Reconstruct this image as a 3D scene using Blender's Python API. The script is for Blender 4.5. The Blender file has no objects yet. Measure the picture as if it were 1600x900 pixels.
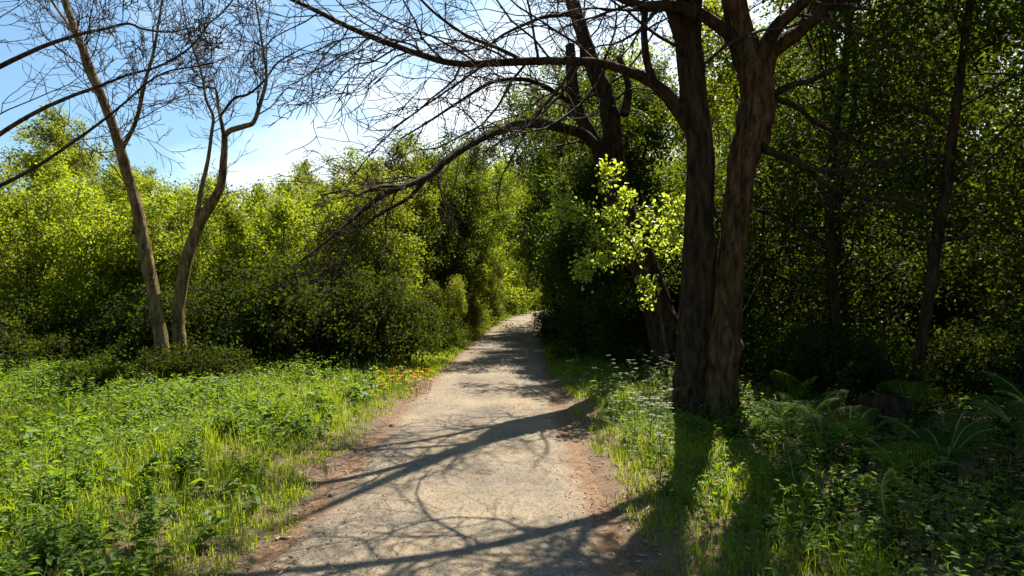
import bpy, math
import numpy as np
from mathutils import Vector

R = np.random.default_rng(11)
SC = bpy.context.scene
COL = SC.collection

# ------------------------------------------------------------------ camera, sky, sun, exposure
EYE, FPX = 1.6, 950.0
cam_d = bpy.data.cameras.new('camera')
cam_d.sensor_width = 36.0
cam_d.lens = 36.0 * FPX / 1600.0
cam_d.clip_start, cam_d.clip_end = 0.05, 3000
cam = bpy.data.objects.new('camera', cam_d); COL.objects.link(cam)
cam.location = (0, 0, EYE); cam.rotation_euler = (math.radians(90), 0, 0)
SC.camera = cam

SUN_AZ, SUN_EL = 19.0, 55.0          # degrees right of the path direction, above the horizon
w = bpy.data.worlds.new('World'); SC.world = w; w.use_nodes = True
nt = w.node_tree; nt.nodes.clear()
sky = nt.nodes.new('ShaderNodeTexSky'); sky.sky_type = 'NISHITA'; sky.sun_disc = False
sky.sun_elevation = math.radians(SUN_EL); sky.sun_rotation = math.radians(SUN_AZ)
sky.air_density = 1.0; sky.dust_density = 1.6; sky.ozone_density = 0.5; sky.altitude = 0
bg = nt.nodes.new('ShaderNodeBackground'); bg.inputs[1].default_value = 0.05
out = nt.nodes.new('ShaderNodeOutputWorld')
# thin bright veil of cloud, thicker towards the horizon
_tc = nt.nodes.new('ShaderNodeTexCoord'); _mp = nt.nodes.new('ShaderNodeMapping'); _mp.inputs['Scale'].default_value = (1, 1, 2.2)
_no = nt.nodes.new('ShaderNodeTexNoise'); _no.inputs['Scale'].default_value = 2.6; _no.inputs['Detail'].default_value = 6; _no.inputs['Roughness'].default_value = .55
_sp = nt.nodes.new('ShaderNodeSeparateXYZ'); _ma = nt.nodes.new('ShaderNodeMath'); _ma.operation = 'MULTIPLY_ADD'; _ma.inputs[1].default_value = -.85
_rp = nt.nodes.new('ShaderNodeValToRGB'); _rp.color_ramp.elements[0].position = .13; _rp.color_ramp.elements[1].position = .43
_mx = nt.nodes.new('ShaderNodeMix'); _mx.data_type = 'RGBA'; _mx.inputs[7].default_value = (10.0, 10.8, 11.4, 1)
nt.links.new(_tc.outputs['Generated'], _mp.inputs[0]); nt.links.new(_mp.outputs[0], _no.inputs['Vector'])
nt.links.new(_tc.outputs['Generated'], _sp.inputs[0]); nt.links.new(_sp.outputs[2], _ma.inputs[0]); nt.links.new(_no.outputs['Fac'], _ma.inputs[2])
_m2 = nt.nodes.new('ShaderNodeMath'); _m2.operation = 'MULTIPLY_ADD'; _m2.inputs[1].default_value = .55
_m3 = nt.nodes.new('ShaderNodeMath'); _m3.operation = 'MULTIPLY_ADD'; _m3.inputs[1].default_value = .30; _m3.inputs[2].default_value = -.45
nt.links.new(_sp.outputs[0], _m3.inputs[0]); nt.links.new(_sp.outputs[1], _m2.inputs[0]); nt.links.new(_m3.outputs[0], _m2.inputs[2])
_m4 = nt.nodes.new('ShaderNodeMath'); _m4.operation = 'ADD'; nt.links.new(_ma.outputs[0], _m4.inputs[0]); nt.links.new(_m2.outputs[0], _m4.inputs[1])
nt.links.new(_m4.outputs[0], _rp.inputs[0]); nt.links.new(_rp.outputs[0], _mx.inputs[0]); _tn = nt.nodes.new('ShaderNodeMix'); _tn.data_type = 'RGBA'; _tn.blend_type = 'MULTIPLY'; _tn.inputs[0].default_value = 1.0; _tn.inputs[7].default_value = (.86, 1.14, 1.24, 1)
nt.links.new(sky.outputs[0], _tn.inputs[6]); nt.links.new(_tn.outputs[2], _mx.inputs[6])
nt.links.new(_mx.outputs[2], bg.inputs[0]); nt.links.new(bg.outputs[0], out.inputs[0])

sd = bpy.data.lights.new('sun', 'SUN'); sd.energy = 5.0; sd.angle = math.radians(0.5); sd.color = (1, .93, .80)
so = bpy.data.objects.new('sun', sd); COL.objects.link(so)
a, e = math.radians(SUN_AZ), math.radians(SUN_EL)
SUNV = Vector((math.sin(a) * math.cos(e), math.cos(a) * math.cos(e), math.sin(e)))
so.rotation_euler = SUNV.to_track_quat('Z', 'Y').to_euler(); so.location = (8, 20, 40)

SC.view_settings.view_transform = 'Standard'; SC.view_settings.look = 'None'
SC.view_settings.gamma = 1.0; SC.view_settings.use_curve_mapping = False
SC.view_settings.exposure = 1.55
SC.render.engine = 'CYCLES'
cy = SC.cycles
cy.max_bounces = 6; cy.diffuse_bounces = 4; cy.glossy_bounces = 2; cy.transmission_bounces = 4; cy.transparent_max_bounces = 4
cy.use_denoising = True; cy.sample_clamp_indirect = 4.0
cy.caustics_reflective = False; cy.caustics_refractive = False

# ------------------------------------------------------------------ helpers
def P(px, py, d):
    return np.array(((px - 800) / FPX * d, d, EYE - (py - 450) / FPX * d))

def nrm(v):
    return v / np.maximum(np.linalg.norm(v, axis=-1, keepdims=True), 1e-9)

def snoise(x, y, s=1.0, k=0):
    x = x * s; y = y * s
    return (np.sin(1.7 * x + 0.6 * y + 1.3 + k) * np.sin(1.1 * y - 0.7 * x + 4.1 + 2 * k)
            + .5 * np.sin(3.3 * x - 2.1 * y + 2.2 + k) * np.sin(2.9 * y + 1.9 * x + .3)
            + .25 * np.sin(7.1 * x + 5.3 * y + k) * np.sin(6.3 * y - 4.7 * x + 1.1)) / 1.75

def link(name, me, parent=None, mats=()):
    o = bpy.data.objects.new(name, me); COL.objects.link(o)
    if parent is not None: o.parent = parent
    for m in mats: me.materials.append(m)
    return o

def quad_mesh(name, V, F, mi=None, smooth=False):
    """mesh of quads from arrays"""
    V = np.asarray(V, np.float32).reshape(-1, 3); F = np.asarray(F, np.int32).reshape(-1, 4)
    me = bpy.data.meshes.new(name)
    me.vertices.add(len(V)); me.vertices.foreach_set('co', V.ravel())
    me.loops.add(F.size); me.loops.foreach_set('vertex_index', F.ravel())
    me.polygons.add(len(F))
    me.polygons.foreach_set('loop_start', np.arange(0, F.size, 4, dtype=np.int32))
    me.polygons.foreach_set('loop_total', np.full(len(F), 4, np.int32))
    if mi is not None: me.polygons.foreach_set('material_index', np.asarray(mi, np.int32))
    if smooth: me.polygons.foreach_set('use_smooth', np.ones(len(F), bool))
    me.update(calc_edges=True)
    return me

class Geo:
    def __init__(s): s.V = []; s.F = []; s.M = []; s.n = 0
    def add(s, V, F, m=0):
        V = np.asarray(V, np.float32).reshape(-1, 3); F = np.asarray(F, np.int64).reshape(-1, 4)
        s.V.append(V); s.F.append(F + s.n); s.M.append(np.full(len(F), m)); s.n += len(V)
    def mesh(s, name, smooth=False):
        if not s.V: return quad_mesh(name, np.zeros((0, 3)), np.zeros((0, 4)))
        return quad_mesh(name, np.concatenate(s.V), np.concatenate(s.F), np.concatenate(s.M), smooth)

def spline(pts, n):
    """Catmull-Rom through rows of pts (any width), n samples"""
    p = np.asarray(pts, float)
    p = np.vstack([2 * p[0] - p[1], p, 2 * p[-1] - p[-2]])
    m = len(p) - 3
    u = np.linspace(0, m - 1e-6, n); i = u.astype(int); f = (u - i)[:, None]
    a, b, c, d = p[i], p[i + 1], p[i + 2], p[i + 3]
    return .5 * (2 * b + (c - a) * f + (2 * a - 5 * b + 4 * c - d) * f ** 2 + (3 * b - a - 3 * c + d) * f ** 3)

def tube(g, path, rad, sides=5, rough=0.0, m=0, seed=0):
    path = np.asarray(path, float); n = len(path); rad = np.broadcast_to(np.asarray(rad, float), (n,))
    t = nrm(np.gradient(path, axis=0))
    mean = nrm(t.mean(0)); ref = np.eye(3)[np.argmin(np.abs(mean))]
    u = nrm(np.cross(t, ref)); v = np.cross(t, u)
    th = np.linspace(0, 2 * np.pi, sides, endpoint=False)
    rr = rad[:, None] * np.ones(sides)
    if rough:
        sl = np.cumsum(np.r_[0, np.linalg.norm(np.diff(path, axis=0), axis=1)])[:, None]
        nz = R.standard_normal((n + 12, sides)); kk = np.hanning(13)[:, None]
        nz = np.stack([(nz[q:q + 13] * kk).sum(0) for q in range(n)]) / 2.2
        rr = rr * (1 + rough * (np.sin(3 * th + .5 * sl + seed) * .55 + np.sin(5 * th - .8 * sl + 2 * seed) * .4
                   + np.sin(2 * th + 1.6 * sl + 3 * seed) * .35 + .35 * np.sin(2.7 * sl + seed)) + rough * .75 * nz)
        if sides > 28:
            for _ in range(7):      # burrs and old branch scars
                c0, t0 = R.random() * sl[-1], R.uniform(0, 6.28)
                da = np.abs((th - t0 + np.pi) % (2 * np.pi) - np.pi)[None]
                rr = rr * (1 + R.uniform(.1, .3) * np.exp(-(da / .45) ** 2 - ((sl - c0) / .13) ** 2))
    ring = path[:, None] + rr[..., None] * (np.cos(th)[None, :, None] * u[:, None] + np.sin(th)[None, :, None] * v[:, None])
    idx = np.arange(n * sides).reshape(n, sides)
    a_ = idx[:-1]; b_ = np.roll(idx, -1, 1)[:-1]; c_ = np.roll(idx, -1, 1)[1:]; d_ = idx[1:]
    g.add(ring, np.stack([a_, b_, c_, d_], -1), m)

def leaves(g, pos, dirv, nor, L, W, near=False, m=0, droop=.15):
    """leaf blades: pos base points, dirv pointing along, nor rough normals"""
    n = len(pos); dirv = nrm(dirv); side = nrm(np.cross(dirv, nor)); nor = np.cross(side, dirv)
    L = np.broadcast_to(L, (n,))[:, None]; W = np.broadcast_to(W, (n,))[:, None]
    if near:
        b = pos; r1 = pos + dirv * L * .28 + side * W * .5 + nor * W * .16; r2 = pos + dirv * L * .68 + side * W * .38 + nor * (W * .12 - L * droop * .4)
        tip = pos + dirv * L - nor * L * droop
        l1 = r1 - side * W; l2 = r2 - side * W * .76
        V = np.stack([b, r1, r2, tip, l2, l1], 1).reshape(-1, 3)
        k = np.arange(n)[:, None] * 6
        F = np.concatenate([k + np.array([0, 1, 2, 3]), k + np.array([0, 3, 4, 5])])
    else:
        r = pos + dirv * L * .45 + side * W * .5; l = pos + dirv * L * .45 - side * W * .5
        tip = pos + dirv * L - nor * L * droop
        V = np.stack([pos, r, tip, l], 1).reshape(-1, 3)
        F = np.arange(n * 4).reshape(-1, 4)
    g.add(V, F, m)

# ------------------------------------------------------------------ materials
def newmat(name):
    m = bpy.data.materials.new(name); m.use_nodes = True
    t = m.node_tree; t.nodes.clear()
    o = t.nodes.new('ShaderNodeOutputMaterial')
    return m, t, o
def N(t, typ, **kw):
    n = t.nodes.new(typ)
    for k, v in kw.items(): setattr(n, k, v)
    return n
def noise(t, co, scale, detail=4, rough=.6):
    n = N(t, 'ShaderNodeTexNoise'); n.inputs['Scale'].default_value = scale; n.inputs['Detail'].default_value = detail
    n.inputs['Roughness'].default_value = rough
    if co is not None: t.links.new(co, n.inputs['Vector'])
    return n.outputs['Fac']
def ramp(t, fac, stops):
    r = N(t, 'ShaderNodeValToRGB'); el = r.color_ramp.elements
    while len(el) < len(stops): el.new(.5)
    for q, (p, c) in zip(el, stops): q.position = p; q.color = (*c, 1) if len(c) == 3 else c
    t.links.new(fac, r.inputs[0]); return r.outputs[0]
def mixc(t, fac, a_, b_, mode='MIX'):
    m = N(t, 'ShaderNodeMix', data_type='RGBA', blend_type=mode)
    for s, v in ((m.inputs[0], fac), (m.inputs[6], a_), (m.inputs[7], b_)):
        if isinstance(v, (int, float)): s.default_value = v
        elif isinstance(v, tuple): s.default_value = (*v, 1)
        else: t.links.new(v, s)
    return m.outputs[2]

def leaf_mat(name, dark, light, trans, tw=.5, rough=.55, spec=.2, var=.25):
    m, t, o = newmat(name)
    gi = N(t, 'ShaderNodeNewGeometry'); oi = N(t, 'ShaderNodeObjectInfo')
    c = ramp(t, gi.outputs['Random Per Island'], [(0, dark), (1, light)])
    hs = N(t, 'ShaderNodeHueSaturation')
    mr = N(t, 'ShaderNodeMapRange'); t.links.new(oi.outputs['Random'], mr.inputs[0])
    mr.inputs[3].default_value = 1 - var; mr.inputs[4].default_value = 1 + var
    t.links.new(mr.outputs[0], hs.inputs['Value']); t.links.new(c, hs.inputs['Color'])
    p = N(t, 'ShaderNodeBsdfPrincipled'); t.links.new(hs.outputs[0], p.inputs['Base Color'])
    p.inputs['Roughness'].default_value = rough; p.inputs['Specular IOR Level'].default_value = spec
    tr = N(t, 'ShaderNodeBsdfTranslucent')
    tc = ramp(t, gi.outputs['Random Per Island'], [(0, tuple(x * .7 for x in trans)), (1, trans)])
    h2 = N(t, 'ShaderNodeHueSaturation'); t.links.new(mr.outputs[0], h2.inputs['Value']); t.links.new(tc, h2.inputs['Color'])
    t.links.new(h2.outputs[0], tr.inputs[0])
    mx = N(t, 'ShaderNodeMixShader'); mx.inputs[0].default_value = tw
    t.links.new(p.outputs[0], mx.inputs[1]); t.links.new(tr.outputs[0], mx.inputs[2]); t.links.new(mx.outputs[0], o.inputs[0])
    return m

def bark_mat(name, c1, c2, moss=(.06, .09, .015), mossamt=.4, scale=6):
    m, t, o = newmat(name)
    tc = N(t, 'ShaderNodeTexCoord'); mp = N(t, 'ShaderNodeMapping'); t.links.new(tc.outputs['Object'], mp.inputs[0])
    mp.inputs['Scale'].default_value = (1.3, 1.3, .33)
    n1 = noise(t, mp.outputs[0], scale * 2.2, 6, .65)
    n2 = noise(t, tc.outputs['Object'], 2.1, 5, .6)
    n3 = noise(t, tc.outputs['Object'], 26, 3, .6)
    c = ramp(t, n1, [(.36, tuple(x * .3 for x in c1)), (.48, c1), (.62, c2)])
    c = mixc(t, ramp(t, n2, [(.5 - .0, (0, 0, 0)), (.72, (mossamt,) * 3)]), c, moss)
    c = mixc(t, ramp(t, n3, [(.62, (0, 0, 0)), (.75, (.35,) * 3)]), c, tuple(min(1, x * 1.9) for x in c2))
    p = N(t, 'ShaderNodeBsdfPrincipled'); t.links.new(c, p.inputs['Base Color']); p.inputs['Roughness'].default_value = .85
    p.inputs['Specular IOR Level'].default_value = .1
    b = N(t, 'ShaderNodeBump'); b.inputs['Strength'].default_value = 1.0; b.inputs['Distance'].default_value = .06
    t.links.new(n1, b.inputs['Height']); t.links.new(b.outputs[0], p.inputs['Normal']); t.links.new(p.outputs[0], o.inputs[0])
    return m

def plain_mat(name, col, rough=.7, var=.0, spec=.3, tr=0):
    m, t, o = newmat(name)
    p = N(t, 'ShaderNodeBsdfPrincipled'); p.inputs['Roughness'].default_value = rough; p.inputs['Specular IOR Level'].default_value = spec
    tc = N(t, 'ShaderNodeTexCoord')
    n = noise(t, tc.outputs['Object'], 30, 3)
    t.links.new(ramp(t, n, [(.3, tuple(x * (1 - var) for x in col)), (.7, tuple(min(1, x * (1 + var)) for x in col))]), p.inputs['Base Color'])
    if tr:
        q = N(t, 'ShaderNodeBsdfTranslucent'); q.inputs[0].default_value = (*col, 1)
        mx = N(t, 'ShaderNodeMixShader'); mx.inputs[0].default_value = tr
        t.links.new(p.outputs[0], mx.inputs[1]); t.links.new(q.outputs[0], mx.inputs[2]); t.links.new(mx.outputs[0], o.inputs[0])
    else: t.links.new(p.outputs[0], o.inputs[0])
    return m

M_DARKBARK = bark_mat('dark_bark', (.034, .021, .010), (.07, .043, .02), (.03, .042, .006), .5)
M_PALEBARK = bark_mat('pale_bark', (.068, .037, .013), (.13, .077, .033), (.05, .05, .008), .5)
M_LEFTBARK = bark_mat('brown_bark', (.15, .10, .038), (.27, .195, .085), (.13, .125, .028), .5)
M_TWIG = bark_mat('twig_bark', (.055, .036, .024), (.10, .07, .045), (.06, .06, .02), .3)
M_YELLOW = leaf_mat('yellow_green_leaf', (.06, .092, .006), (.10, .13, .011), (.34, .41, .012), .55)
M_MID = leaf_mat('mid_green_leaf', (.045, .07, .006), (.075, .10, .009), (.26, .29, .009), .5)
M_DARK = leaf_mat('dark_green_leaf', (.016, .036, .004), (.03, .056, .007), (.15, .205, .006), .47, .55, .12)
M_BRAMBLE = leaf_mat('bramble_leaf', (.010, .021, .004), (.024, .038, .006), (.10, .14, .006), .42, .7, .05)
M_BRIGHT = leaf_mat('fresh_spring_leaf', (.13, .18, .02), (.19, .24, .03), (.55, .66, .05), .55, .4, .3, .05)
M_GRASS = leaf_mat('grass_blade', (.08, .135, .006), (.14, .19, .012), (.38, .48, .014), .5, .5, .25, .05)
_r = [n_ for n_ in M_GRASS.node_tree.nodes if n_.type == 'VALTORGB']
for q in _r:
    q.color_ramp.elements[1].position = .94; e_ = q.color_ramp.elements.new(.975); e_.color = (.24, .20, .06, 1)
M_WEED = leaf_mat('weed_leaf', (.05, .105, .007), (.09, .15, .014), (.25, .38, .012), .45, .5, .2, .05)
M_FERN = leaf_mat('fern_leaf', (.028, .065, .009), (.045, .088, .013), (.15, .25, .018), .45, .65, .06, .15)
M_DEAD = leaf_mat('dead_leaf', (.16, .085, .045), (.34, .21, .12), (.3, .17, .08), .2, .7, .2, .1)
M_STEM = plain_mat('green_stem', (.10, .16, .03), .5, .3)
M_YSTEM = plain_mat('pale_green_stem', (.24, .32, .06), .5, .25, .3, .3)
M_WHITE = plain_mat('white_petal', (.5, .5, .42), .7, .1, .1, .3)
M_ORANGE = plain_mat('orange_petal', (.80, .27, .008), .5, .25, .2, .35)
M_STONE = plain_mat('grit_stone', (.16, .13, .10), .9, .5, .1)
M_WOOD = plain_mat('dry_wood', (.30, .22, .15), .8, .4)

# ground soil
m, t, o = newmat('soil'); M_SOIL = m
tc = N(t, 'ShaderNodeTexCoord'); co = tc.outputs['Object']
c = ramp(t, noise(t, co, 5, 8, .7), [(.3, (.04, .022, .011)), (.5, (.10, .056, .027)), (.72, (.17, .105, .055))])
c = mixc(t, ramp(t, noise(t, co, 60, 3, .7), [(.45, (0, 0, 0)), (.7, (.6,) * 3)]), c, (.20, .128, .07))
c = mixc(t, ramp(t, noise(t, co, .8, 5, .6), [(.5, (0, 0, 0)), (.7, (.6,) * 3)]), c, (.05, .07, .018))
p = N(t, 'ShaderNodeBsdfPrincipled'); p.inputs['Roughness'].default_value = .9; t.links.new(c, p.inputs['Base Color'])
b = N(t, 'ShaderNodeBump'); b.inputs['Distance'].default_value = .03; b.inputs['Strength'].default_value = .9
t.links.new(noise(t, co, 28, 8, .75), b.inputs['Height']); t.links.new(b.outputs[0], p.inputs['Normal']); t.links.new(p.outputs[0], o.inputs[0])

# worn gravelly tarmac
m, t, o = newmat('worn_gravel'); M_PATH = m
tc = N(t, 'ShaderNodeTexCoord'); co = tc.outputs['Object']
at = N(t, 'ShaderNodeAttribute', attribute_name='across')
c = ramp(t, noise(t, co, 1.1, 6, .6), [(.36, (.125, .103, .078)), (.5, (.19, .152, .106)), (.64, (.245, .188, .122))])
c = mixc(t, ramp(t, noise(t, co, 2.6, 5, .65), [(.52, (0, 0, 0)), (.72, (.55,) * 3)]), c, (.165, .105, .052))
v = N(t, 'ShaderNodeTexVoronoi'); v.inputs['Scale'].default_value = 75; t.links.new(co, v.inputs['Vector'])
sep = N(t, 'ShaderNodeSeparateColor'); t.links.new(v.outputs['Color'], sep.inputs[0])
c = mixc(t, .75, c, ramp(t, sep.outputs[0], [(0, (.22, .2, .18)), (.18, (.55,) * 3), (.7, (1.0, 1.0, 1.0)), (1, (1.0, .96, .9))]), 'MULTIPLY')
c = mixc(t, ramp(t, noise(t, co, 170, 2, .6), [(.60, (0, 0, 0)), (.72, (.55,) * 3)]), c, (.10, .08, .06))
edge = N(t, 'ShaderNodeMath', operation='ADD'); t.links.new(at.outputs['Fac'], edge.inputs[0])
nz = N(t, 'ShaderNodeMath', operation='MULTIPLY_ADD'); t.links.new(noise(t, co, 3.5, 6, .7), nz.inputs[0]); nz.inputs[1].default_value = .6; nz.inputs[2].default_value = -.3
t.links.new(nz.outputs[0], edge.inputs[1])
c = mixc(t, ramp(t, edge.outputs[0], [(.84, (0, 0, 0)), (1.0, (.95,) * 3)]), c,
         ramp(t, noise(t, co, 24, 6, .7), [(.3, (.065, .034, .016)), (.5, (.125, .07, .035)), (.7, (.19, .118, .062))]))
p = N(t, 'ShaderNodeBsdfPrincipled'); p.inputs['Roughness'].default_value = .9; p.inputs['Specular IOR Level'].default_value = .25; t.links.new(c, p.inputs['Base Color'])
b = N(t, 'ShaderNodeBump'); b.inputs['Distance'].default_value = .008; b.inputs['Strength'].default_value = .8
hb = mixc(t, .5, v.outputs['Distance'], noise(t, co, 45, 8, .8))
t.links.new(hb, b.inputs['Height']); t.links.new(b.outputs[0], p.inputs['Normal']); t.links.new(p.outputs[0], o.inputs[0])

# ------------------------------------------------------------------ ground and path
_cy = np.arange(-40, 160, .25)
_cx = np.interp(_cy, [-40, 0, 3.4, 6, 10, 15, 22, 30, 38, 45, 60, 100, 160], [-.8, -.45, -.38, -.44, -.38, -.24, .05, .55, 1.6, 3.3, 9, 30, 70])
_k = np.exp(-np.linspace(-2, 2, 21) ** 2); _k /= _k.sum()
_cx = np.convolve(np.pad(_cx, 10, mode='edge'), _k, 'valid')
def centre(y): return np.interp(y, _cy, _cx)
HALF = 1.02
def gh(x, y):
    """ground height"""
    d = np.abs(x - centre(y)) - HALF
    s = np.clip(d / 2.2, 0, 1); s = s * s * (3 - 2 * s)
    dip = np.clip((d + .05) / .22, 0, 1)
    far = np.clip((np.hypot(x, y) - 60) / 200, 0, 1)
    z = -.05 + dip * .05 + .16 * s + s * .06 * snoise(x, y, 1.1) + dip * .02 * snoise(x, y, 4.0, 2)
    return z + far * 2.0 * (snoise(x, y, .01) + .2)
def ax(lo, hi, fine, step):
    a = np.arange(lo, hi, fine); l = []; r = []; q = step
    x = hi
    while x < 700: r.append(x); x += q; q *= 1.25
    r.append(700.); x = lo - step; q = step
    while x > -700: l.append(x); x -= q; q *= 1.25
    return np.array(l[::-1] + list(a) + r)
gx = ax(-9, 9, .11, .3); gy = ax(-3, 50, .16, .3)
X, Y = np.meshgrid(gx, gy); Z = gh(X, Y)
n0, n1 = X.shape; idx = np.arange(n0 * n1).reshape(n0, n1)
me = quad_mesh('ground', np.stack([X, Y, Z], -1), np.stack([idx[:-1, :-1], idx[:-1, 1:], idx[1:, 1:], idx[1:, :-1]], -1), smooth=True)
o = link('ground', me, None, [M_SOIL]); o['kind'] = 'structure'

ys = np.concatenate([np.arange(-10, 50, .12), np.arange(50, 120, 1.)])
us = np.array([-1.16, -1.1, -1, -.9, -.75, -.5, -.25, 0, .25, .5, .75, .9, 1, 1.1, 1.16])
U, Yp = np.meshgrid(us, ys)
wob = .05 * snoise(Yp, np.sign(U) * 3, 1.6) * np.abs(U) ** 3 + .03 * snoise(Yp, np.sign(U), 5) * np.abs(U) ** 3
Xp = centre(Yp) + U * HALF + np.sign(U) * wob
Zp = .012 - .02 * U ** 2 + .006 * snoise(Xp, Yp, 1.5) - np.where(np.abs(U) > 1.12, .08, 0)
n0, n1 = U.shape; idx = np.arange(n0 * n1).reshape(n0, n1)
me = quad_mesh('path', np.stack([Xp, Yp, Zp], -1), np.stack([idx[:-1, :-1], idx[:-1, 1:], idx[1:, 1:], idx[1:, :-1]], -1), smooth=True)
at = me.attributes.new('across', 'FLOAT', 'POINT'); at.data.foreach_set('value', np.abs(U).astype(np.float32).ravel())
o = link('path', me, None, [M_PATH]); o['kind'] = 'structure'

# ------------------------------------------------------------------ things
def tag(o, label, cat, group=None):
    o['label'] = label; o['category'] = cat
    if group: o['group'] = group
    return o
def thing(name, loc, label, cat, group=None):
    o = bpy.data.objects.new(name, None); COL.objects.link(o)
    o.location = loc; o.empty_display_size = .2
    return tag(o, label, cat, group)
def dup(src, loc, rz=0, s=1.0, label=None):
    r = src.copy(); COL.objects.link(r); r.location = loc; r.rotation_euler = (0, 0, rz)
    r.scale = (s, s, s) if np.isscalar(s) else s
    if label: r['label'] = label
    for ch in src.children:
        c = ch.copy(); COL.objects.link(c); c.parent = r
    return r

# ---- branch growth
class Tree:
    """collects branches (by thickness) and leaf sites"""
    def __init__(s): s.tw = Geo(); s.sites = []; s.dirs = []
    def grow(s, start, d, length, rad, lev, sp):
        n = 5 if lev >= sp['max'] else 8
        pts = [np.array(start, float)]; d = nrm(np.array(d, float)); st = length / (n - 1)
        for _ in range(n - 1):
            d = nrm(d + R.normal(0, sp['wob'], 3) + np.array([0, 0, sp['up']]) + sp.get('lean', np.zeros(3)))
            pts.append(pts[-1] + d * st)
        pts = np.array(pts)
        r = np.linspace(rad, max(rad * .35, sp['rmin'] * .7), n)
        tube(s.tw, pts, r, 3 if rad < .012 else (4 if rad < .03 else 6))
        if lev >= sp['leaf']:
            s.sites.append(pts[1:]); s.dirs.append(np.gradient(pts, axis=0)[1:])
        if lev < sp['max']: s.kids(pts, r, lev, sp, length)
        return pts
    def kids(s, pts, r, lev, sp, length, t0=None, num=None):
        k = num if num is not None else sp['n'][min(lev, len(sp['n']) - 1)]
        t0 = sp['t0'] if t0 is None else t0
        n = len(pts); tan = nrm(np.gradient(pts, axis=0))
        ts = np.sort(t0 + (1 - t0) * (np.arange(k) + R.random(k)) / max(k, 1))
        for q in ts:
            f = q * (n - 1); i = min(int(f), n - 2); p = pts[i] + (pts[i + 1] - pts[i]) * (f - i); tg = tan[i]
            rv = nrm(R.standard_normal(3)); side = nrm(rv - tg * rv.dot(tg))
            if 'flat' in sp: side = nrm(side * np.array([1, 1, sp['flat']]))
            an = math.radians(R.uniform(*sp['ang']))
            dd = tg * math.cos(an) + side * math.sin(an)
            ln = length * sp['ratio'] * R.uniform(.6, 1.25) * (1.15 - .55 * q)
            ln = min(ln, sp.get('cap', 9))
            rr = max(min(np.interp(f, np.arange(n), r) * .62, ln * .016), sp['rmin'])
            s.grow(p, dd, ln, rr, lev + 1, sp)

def crown_from(tree, per, L, W, spread=.06, near=False, droop=.15, jit=1., upw=.55):
    g = Geo()
    if not tree.sites: return g
    S = np.concatenate(tree.sites); D = nrm(np.concatenate(tree.dirs))
    k = R.integers(0, len(S), int(len(S) * per)) if per < 1 else np.repeat(np.arange(len(S)), int(per))
    pos = S[k] + R.normal(0, spread, (len(k), 3))
    dv = nrm(D[k] * .5 + R.standard_normal((len(k), 3)) * jit + np.array([0, 0, -.25]))
    nv = nrm(R.standard_normal((len(k), 3)) + np.array([0, 0, upw * 2]))
    sc = R.uniform(.65, 1.25, len(k))
    leaves(g, pos, dv, nv, L * sc, W * sc, near, 0, droop)
    return g

def limb_pts(tr, base, k=1.0):
    """traced rows (px,py,depth,radius) -> rows (x,y,z,r) relative to the tree's foot"""
    return np.array([np.r_[P(a_, b_, d_ * k) - base, r_ * k] for a_, b_, d_, r_ in tr])
def big_limb(tr, base, name, parent, mat, sides=10, rough=.05, n=None, seed=0, k=1.0):
    q = limb_pts(tr, base, k); n = n or len(q) * 6
    s = spline(q, n); s[:, 3] = np.maximum(s[:, 3], .008)
    if sides < 30: s[1:-1, :3] += R.normal(0, 1, (n - 2, 3)) * (s[1:-1, 3:4] * .035)
    g = Geo(); tube(g, s[:, :3], s[:, 3], sides, rough, 0, seed)
    if sides > 40:                      # roots spreading from the foot
        for q in range(6):
            an = q * 1.05 + R.uniform(-.3, .3); c_, s__ = math.cos(an), math.sin(an); b0 = s[0, :3]; rr = R.uniform(.5, .85)
            rp = np.array([b0 + [c_ * .08, s__ * .08, .50], b0 + [c_ * .22, s__ * .22, .24], b0 + [c_ * .42, s__ * .42, .09], b0 + [c_ * rr, s__ * rr + .05, .02], b0 + [c_ * rr * 1.4, s__ * rr * 1.4, -.1]])
            tube(g, spline(rp, 20), np.interp(np.linspace(0, 1, 20), [0, .3, .7, 1], [.10, .10, .055, .02]), 10, .12)
    link(name, g.mesh(name, True), parent, [mat])
    return s

def finish(t, T, twmat, leafmat=None, per=0, L=.06, W=.035, **kw):
    if T.tw.n: link('twigs', T.tw.mesh('twigs', True), t, [twmat])
    if leafmat and T.sites:
        link('crown', crown_from(T, per, L, W, **kw).mesh('crown'), t, [leafmat])

SPB = dict(n=[6, 5, 4], max=3, leaf=9, wob=.21, up=.0, rmin=.0042, t0=.12, ang=(30, 70), ratio=.55, cap=2.4)   # bare spring twigs

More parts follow.
